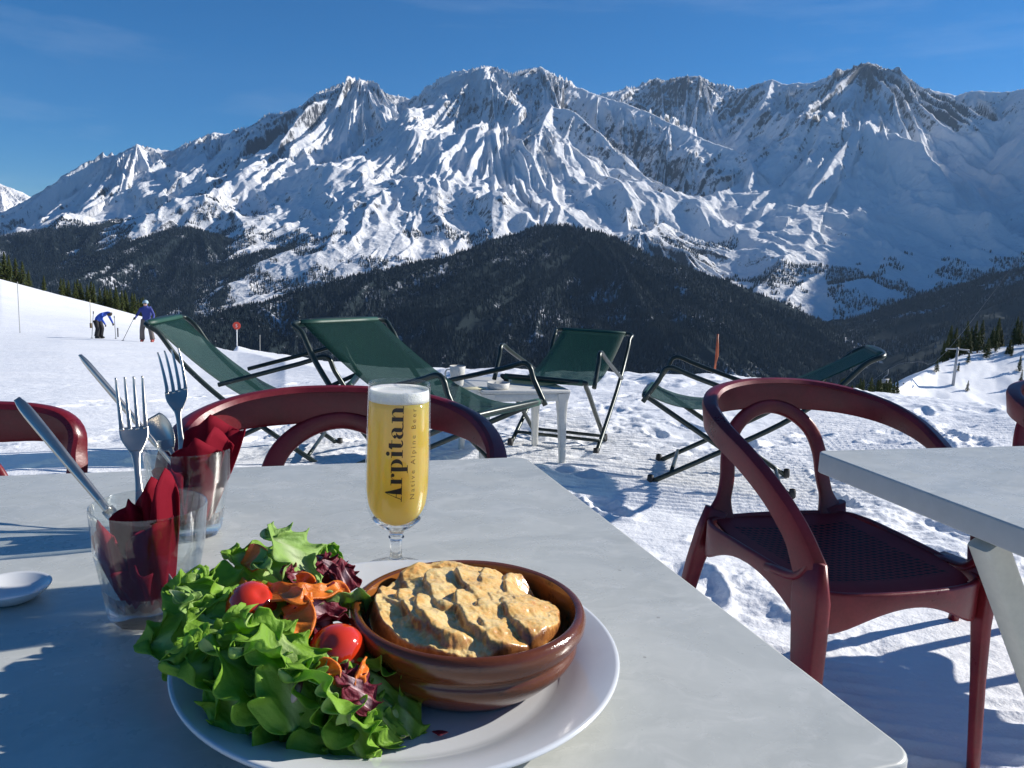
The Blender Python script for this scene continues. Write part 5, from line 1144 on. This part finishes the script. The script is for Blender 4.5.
for k in range(6):
    root = empty('conifer_tree', (0, 0, -500)); v, f = fir_mesh(k+1); mesh_obj('crown', v, f, MAT['fir'], root, smooth=False)
    merge_obj('trunk', sweep([Vector((0, 0, -.05)), Vector((0, 0, .4)), Vector((0, 0, .96))], [circ(.022, 7), circ(.014, 7), circ(.003, 7)], (0, 1, 0)), MAT['bark'], root); protos.append([root, False])
def plant(p, h, k, label, group):
    pr = protos[k % 6]
    if not pr[1]: o = pr[0]; pr[1] = True
    else: o = copy_tree(pr[0])
    o.location = p; o.scale = (h, h, h); o.rotation_euler = (0, 0, random.uniform(0, 6.28)); tag(o, label, 'tree', group); return o
rnd = random.Random(5)
GL = 'conifers along the left snow crest'; GR = 'conifers on the right hand hill'
def on_near(u, R): q = at_R(u, 330, R); return Vector((q.x, q.y, gz(q.x, q.y)))
# hand-surveyed singles first
plant(on_near(118, 158), 3.4, 0, 'lone small fir standing on the snow between the two skiers', GL)
plant(on_near(135, 165), 4.2, 1, 'fir on the snow just left of the standing skier', GL)
plant(on_near(46, 196), 3.4, 2, 'single bushy fir at the snow crest above the thin left pole', GL)
cnt = 0
for u, R, h in [(u0, r0, h0) for u0, r0, h0 in
    [(-6, 204, 6.5), (2, 203, 6), (8, 206, 6.5), (13, 203, 5.5), (19, 206, 6), (25, 203, 5), (31, 205, 4.6), (-14, 205, 7), (-25, 206, 7), (-40, 205, 8), (63, 201, 3.6), (70, 202, 4.4), (77, 201, 4), (83, 203, 4.8), (89, 201, 4.4), (95, 202, 5.2), (101, 199, 4.6), (106, 200, 5.4), (112, 198, 5.2), (117, 199, 5.6), (123, 196, 5), (128, 197, 5.8), (133, 194, 5), (139, 196, 5.4), (144, 192, 5), (149, 190, 4.6), (155, 186, 4.4), (160, 184, 4.2), (168, 176, 4), (66, 206, 5), (80, 207, 5.6), (92, 206, 6), (109, 204, 6.2), (126, 201, 6.4), (142, 198, 6.2),
     (186, 135, 3), (192, 130, 3.2), (199, 124, 3), (205, 118, 2.6), (211, 112, 2.2)]]:
    p = on_near(u, R); plant(p, h*rnd.uniform(.9, 1.1), cnt, 'small dark fir in the row along the left snow crest', GL); cnt += 1
p = on_near(244, 36); plant(p, .8, 3, 'tiny fir tip poking up right of the round red sign', GL)
for (u, v, h, lb) in [(986, 358, 5.0, 'small fir on the open snow of the right hand hill, left of its neighbour cluster'), (968, 363, 3.0, 'low dark bush-like fir right of the lift pylon'), (936, 372, 3.4, 'small fir left of the lift pylon on the hill edge'), (967, 391, 2.4, 'small fir on the lower snow right below the pylon'), (1019, 371, 3.8, 'fir at the right frame edge, upper of two'), (1020, 386, 3.6, 'fir at the right frame edge, lower of two'), (958, 371, 2.2, 'tiny fir just right of the pylon foot')]:
    plant(hill_at(u, v), h, cnt, lb, GR); cnt += 1
for i in range(56):
    u = rnd.uniform(942, 1100); q = at_R(u, 350, 10); a = math.atan2(q.x, q.y); R = float(np.interp(a, rA, rR))+rnd.uniform(2, 40); x = math.sin(a)*R; y = math.cos(a)*R
    plant(Vector((x, y, float(right_h(np.array([x]), np.array([y]))[0]))), rnd.uniform(5, 9), cnt, 'dark fir in the dense stand behind the crest of the right hand hill', GR); cnt += 1
for i in range(16):
    u = rnd.uniform(962, 1040); plant(hill_at(u, rnd.uniform(350, 357)), rnd.uniform(2.0, 3.6), cnt, 'scattered small fir on the upper snow of the right hand hill', GR); cnt += 1
# firs below the terrace edge, left of the hill (dark strip behind the far snow edge)
for i in range(44):
    u = rnd.uniform(818, 905); R = rnd.uniform(150, 260); q = at_R(u, 384+rnd.uniform(-4, 6), R); h = rnd.uniform(6, 9); plant(q-Vector((0, 0, h*.9)), h, cnt, 'dark fir in the stand below the terrace edge, left of the pylon', 'firs below the terrace edge'); cnt += 1
for o in [r for r, used in protos if not used]:
    for ch in list(o.children): bpy.data.objects.remove(ch)
    bpy.data.objects.remove(o)
# ground carrying those firs
wa = np.linspace(az_of(800), az_of(960), 60); wr = np.linspace(120, 420, 60); RR, AA = np.meshgrid(wr, wa, indexing='ij'); wx_ = RR*np.sin(AA); wy_ = RR*np.cos(AA)
wz_ = CAM_H+RR*(-.130)-8.0+fbm(wx_*.03, wy_*.03, 3)*3
o = np_mesh('lower_slope', np.stack([wx_, wy_, wz_], -1).reshape(-1, 3), grid_faces(60, 60), MAT['snow']); tag(o, kind='structure')
# ------------------------------------------------------------------ people
def skin_body(name, J, E, R, mat, parent=None, sub=2, root_i=0):
    me = bpy.data.meshes.new(name); me.from_pydata(J, E, []); o = bpy.data.objects.new(name, me); COL.objects.link(o)
    md = o.modifiers.new('s', 'SKIN'); 
    if not me.skin_vertices: me.attributes.new('skin', 'FLOAT', 'POINT')
    for i, r in enumerate(R):
        r = r if isinstance(r, tuple) else (r, r); me.skin_vertices[0].data[i].radius = r
    me.skin_vertices[0].data[root_i].use_root = True
    o.modifiers.new('d', 'SUBSURF').levels = sub
    dg = bpy.context.evaluated_depsgraph_get(); m2 = bpy.data.meshes.new_from_object(o.evaluated_get(dg)); bpy.data.objects.remove(o); bpy.data.meshes.remove(me)
    m2.polygons.foreach_set('use_smooth', [True]*len(m2.polygons)); m2.materials.clear(); m2.materials.append(mat); o = bpy.data.objects.new(name, m2); link(o, parent); return o
"""joint chains are given in metres, facing -Y (local front), feet on z=0"""
def person(name, loc, rz, label, pose, cols, group='skiers on the slope'):
    jc, pc, hc, bc_, sk = cols; root = empty(name, loc, rz, label, 'person', group)
    mj = painted('jacket_'+label[:6], jc, .7); mp = painted('trousers_'+label[:6], pc, .75); mh = painted('headwear_'+label[:6], hc, .4); mb = painted('boots_'+label[:6], bc_, .4); ms = painted('skin_'+label[:6], sk, .5)
    p = pose; Vv = Vector
    # body: one continuous figure in jacket-coloured cloth
    J = [p['pel'], p['waist'], p['chest'], p['neck'], p['head'], p['top']]; R = [(.15, .12), (.145, .115), (.17, .125), (.062, .062), (.10, .11), (.07, .08)]; E = [(0, 1), (1, 2), (2, 3), (3, 4), (4, 5)]
    for s in ('L', 'R'):
        b = len(J); J += [p['sh'+s], p['el'+s], p['wr'+s], p['hand'+s]]; R += [.072, .055, .042, .045]; E += [(2, b), (b, b+1), (b+1, b+2), (b+2, b+3)]
    for s in ('L', 'R'):
        b = len(J); J += [p['hip'+s], p['kn'+s], p['an'+s]]; R += [.105, .075, .06]; E += [(0, b), (b, b+1), (b+1, b+2)]
    skin_body('body', J, E, R, mj, root)
    for s in ('L', 'R'):
        h, k, a = Vv(p['hip'+s]), Vv(p['kn'+s]), Vv(p['an'+s])
        path = catmull([h+(h-k)*.12, h, h.lerp(k, .5), k, k.lerp(a, .5), a], 3); rs = catmull([(.13, 0, 0), (.128, 0, 0), (.112, 0, 0), (.098, 0, 0), (.098, 0, 0), (.105, 0, 0)], 3)
        merge_obj('trouser_leg', sweep(path, [circ(q.x, 14) for q in rs], (0.05, -1, .1)), mp, root)
        f = Vv(p.get('toe'+s, (a.x, a.y-.20, .05))); hl = Vv((a.x, a.y+.06, .055))
        path = [hl, hl.lerp(f, .35), hl.lerp(f, .7), f]; merge_obj('ski_boot', join(sweep(path, [rrect(.09, .10, .03), rrect(.105, .13, .03), rrect(.10, .11, .03), rrect(.07, .07, .025)], (0, 0, 1)), sweep([Vv((a.x, a.y+.01, .05)), Vv((a.x, a.y-.0, .28))], [circ(.072, 12), circ(.078, 12)], (0, 1, 0))), mb, root)
    ax = (Vv(p['top'])-Vv(p['head'])).normalized(); c = Vv(p['head'])+ax*.015
    # face: nose, eyes and mouth on the head, then headwear over the crown
    def blob(nm, c0, r, sc_, m_, cut=None):
        bm = bmesh.new(); bmesh.ops.create_uvsphere(bm, u_segments=20, v_segments=14, radius=r)
        for q in bm.verts: q.co = Vector((q.co.x*sc_[0], q.co.y*sc_[1], q.co.z*sc_[2]))
        rot = Vector((0, 0, 1)).rotation_difference(ax).to_matrix()
        if cut is not None: bmesh.ops.bisect_plane(bm, geom=bm.verts[:]+bm.edges[:]+bm.faces[:], plane_co=(0, 0, cut), plane_no=(0, -.35, 1), clear_inner=True)
        for q in bm.verts: q.co = rot @ q.co + c0
        return bm_obj(nm, bm, m_, root)
    rot = Vector((0, 0, 1)).rotation_difference(ax).to_matrix()
    blob('face', c+rot @ Vector((0, -.028, -.02)), .088, (.86, .95, 1.12), ms); blob('nose', c+rot @ Vector((0, -.118, -.02)), .016, (.8, 1.1, 1.3), ms)
    blob('headwear', c+rot @ Vector((0, .012, .03)), .122, (.95, 1.08, 1.0), mh, -.01)
    blob('goggles', c+rot @ Vector((0, -.092, .012)), .042, (1.7, .7, .75), MAT['rubber'])
    for s in ('L', 'R'):
        w_ = Vv(p['hand'+s]); d = (w_-Vv(p['wr'+s])).normalized(); sd = d.cross(Vv((0, 0, 1))).normalized() if abs(d.z) < .95 else Vv((1, 0, 0)); parts = []
        parts.append(sweep([w_-d*.03, w_+d*.01, w_+d*.05], [rrect(.06, .04, .015), rrect(.085, .045, .018), rrect(.08, .04, .016)], sd.cross(d)))
        for q in range(4):
            o_ = sd*(-.03+.02*q); L = (.055, .065, .06, .048)[q]; dn = sd.cross(d)*-1; parts.append(sweep([w_+d*.04+o_, w_+d*(.04+L*.5)+o_+dn*.008, w_+d*(.04+L*.75)+o_+dn*.035, w_+d*(.04+L*.55)+o_+dn*.055], [circ(.011, 8), circ(.011, 8), circ(.010, 8), circ(.008, 8)], sd))
        tb = sd*(.035 if s == 'L' else -.035); parts.append(sweep([w_+tb*.9, w_+tb*1.4+d*.03, w_+tb*1.3+d*.055], [circ(.013, 8), circ(.012, 8), circ(.009, 8)], (0, 0, 1)))
        merge_obj('glove', join(*parts), MAT['rubber'], root)
    return root
def pole_obj(loc_a, loc_b, label):
    a, b = Vector(loc_a), Vector(loc_b); o = empty('ski_pole', a, 0, label, 'ski pole'); d = b-a
    merge_obj('shaft', tube([(0, 0, 0), tuple(d*.5), tuple(d)], .009, 2, k=6), MAT['tube'], o); merge_obj('grip', tube([tuple(d*.9), tuple(d*.95), tuple(d)], .016, 2, k=8), MAT['rubber'], o)
    v, f = lathe([(.008, -.005), (.045, 0), (.045, .006), (.008, .008)], 12); merge_obj('basket', ([tuple(Vector(q)+d*.05) for q in v], f), MAT['rubber'], o); return o
bend = dict(pel=(0, .12, .86), waist=(0, .02, 1.02), chest=(0, -.26, 1.20), neck=(0, -.44, 1.26), head=(0, -.56, 1.24), top=(0, -.66, 1.16),
            shL=(.19, -.33, 1.20), elL=(.24, -.42, .96), wrL=(.20, -.56, .80), handL=(.19, -.60, .74), shR=(-.19, -.33, 1.20), elR=(-.25, -.38, .95), wrR=(-.22, -.50, .76), handR=(-.21, -.53, .70),
            hipL=(.10, .10, .82), knL=(.12, -.02, .48), anL=(.12, .06, .12), hipR=(-.10, .10, .82), knR=(-.12, .0, .48), anR=(-.12, .08, .12))
stand = dict(pel=(0, .03, .95), waist=(0, .02, 1.10), chest=(0, -.02, 1.34), neck=(0, -.04, 1.50), head=(0, -.06, 1.62), top=(0, -.06, 1.74),
             shL=(.20, -.02, 1.40), elL=(.32, -.05, 1.14), wrL=(.34, -.26, 1.02), handL=(.34, -.32, 1.01), shR=(-.20, -.02, 1.40), elR=(-.34, -.04, 1.15), wrR=(-.36, -.24, 1.04), handR=(-.36, -.30, 1.03),
             hipL=(.11, .03, .90), knL=(.17, -.03, .50), anL=(.21, .06, .12), hipR=(-.11, .03, .90), knR=(-.17, -.04, .50), anR=(-.20, .05, .12))
g1 = ground_at(100, 338.5); sc1 = math.hypot(g1.x, g1.y)/770; print('skier', g1, math.hypot(g1.x, g1.y))
o = person('person', g1, rad(75), 'skier in blue jacket and black trousers bending forward on the left slope', bend, ((.012, .07, .42), (.010, .010, .012), (.03, .018, .012), (.02, .02, .02), (.5, .3, .22)))
s_ = 25*sc1/1.35; o.scale = (s_, s_, s_)
pole_obj(g1+Vector((.62, -.1, 0)), g1+Vector((.60, -.12, .85)), 'ski pole planted right of the bending skier'); pole_obj(g1+Vector((-.05, -.45, 0)), g1+Vector((.02, -.4, 1.0)), 'yellowish ski pole in front of the bending skier legs')
g2 = ground_at(147, 342); print(g2); sc2 = math.hypot(g2.x, g2.y)/770
o = person('person', g2, rad(10), 'standing skier with light helmet, blue jacket and grey trousers by the leftmost deck chair', stand, ((.03, .045, .22), (.13, .11, .10), (.30, .42, .50), (.30, .05, .04), (.5, .3, .22)))
s_ = 38*sc2/1.78; o.scale = (s_, s_, s_)
pole_obj(g2+Vector((-.75, -.2, 0)), g2+Vector((-.36*s_, -.30*s_, 1.05*s_)), 'ski pole slanting left of the standing skier'); pole_obj(g2+Vector((.70, -.2, 0)), g2+Vector((.34*s_, -.32*s_, 1.05*s_)), 'ski pole at the right hand of the standing skier')
bm = box_bm(.30, .16, .42, (0, .21, 1.30), .05, 3); b_ = bm_obj('backpack', bm, painted('pack', (.03, .05, .20), .7)); b_.location = g2; b_.scale = (s_, s_, s_); b_.rotation_euler = (0, 0, rad(10)); tag(b_, 'dark blue backpack worn by the standing skier', 'backpack')

# folded parasol added past the right frame edge to cast shade on the armchair
px_, py_ = 1.95, 2.09
ps = empty('parasol', (px_, py_, gz(px_, py_)), 0, 'folded cream parasol in a round base beyond the second table, past the right frame edge', 'parasol')
merge_obj('pole', tube([(0, 0, .03), (0, 0, 1.2), (0, 0, 2.42)], .019, 2, k=16), painted('parasol_pole', (.55, .55, .53), .35, .4), ps)
merge_obj('base', lathe([(0, 0), (.25, 0), (.26, .02), (.25, .05), (.08, .075), (.035, .10), (.032, .30), (.022, .31), (0, .31)], 48), painted('parasol_base', (.10, .10, .10), .6), ps)
V, Fc = [], []; na, nzz = 128, 40
for j in range(nzz+1):
    t_ = j/nzz; z = .86+1.50*t_; R_ = .205*(1-t_)**.62*(1-.38*math.exp(-((t_-.36)/.06)**2))+.022
    for i in range(na):
        a = 6.2831853*i/na; k = 1+(.24*(1-t_)+.06)*math.sin(8*a+t_*1.1)+.05*math.sin(17*a+t_*5+1); V.append((R_*k*math.cos(a), R_*k*math.sin(a), z-.05*(1-t_)**3*(1+math.sin(8*a))))
for j in range(nzz):
    for i in range(na): a = j*na+i; b = j*na+(i+1) % na; Fc.append((a, b, b+na, a+na))
cv = mesh_obj('canopy', V, Fc, painted('cream_canvas', (.52, .48, .38), .85), ps); md = cv.modifiers.new('t', 'SOLIDIFY'); md.thickness = .003
merge_obj('strap', tube([(.125*math.cos(k*.5236), .125*math.sin(k*.5236), 1.40) for k in range(12)], .012, 3, closed=True), MAT['rubber'], ps)
merge_obj('finial', lathe([(0, 0), (.016, 0), (.030, .02), (.024, .05), (0, .07)], 24), painted('finial', (.5, .5, .48), .4), ps).location = (0, 0, 2.40)
# ------------------------------------------------------------------ air between here and the far range
bm = box_bm(30000, 18000, 3200+332, (0, 5500, (3200-332)/2), 0)
t = NT('mountain_air'); vp = t.n('ShaderNodeVolumePrincipled', {'Color': (.42, .66, 1.0, 1), 'Density': HAZE_D, 'Anisotropy': .2}); t.t.links.new(vp.outputs[0], t.out.inputs['Volume'])
hz_o = bm_obj('haze', bm, t.m, smooth=False); tag(hz_o, kind='stuff'); hz_o['label'] = 'thin blue mountain air between the terrace and the peaks'
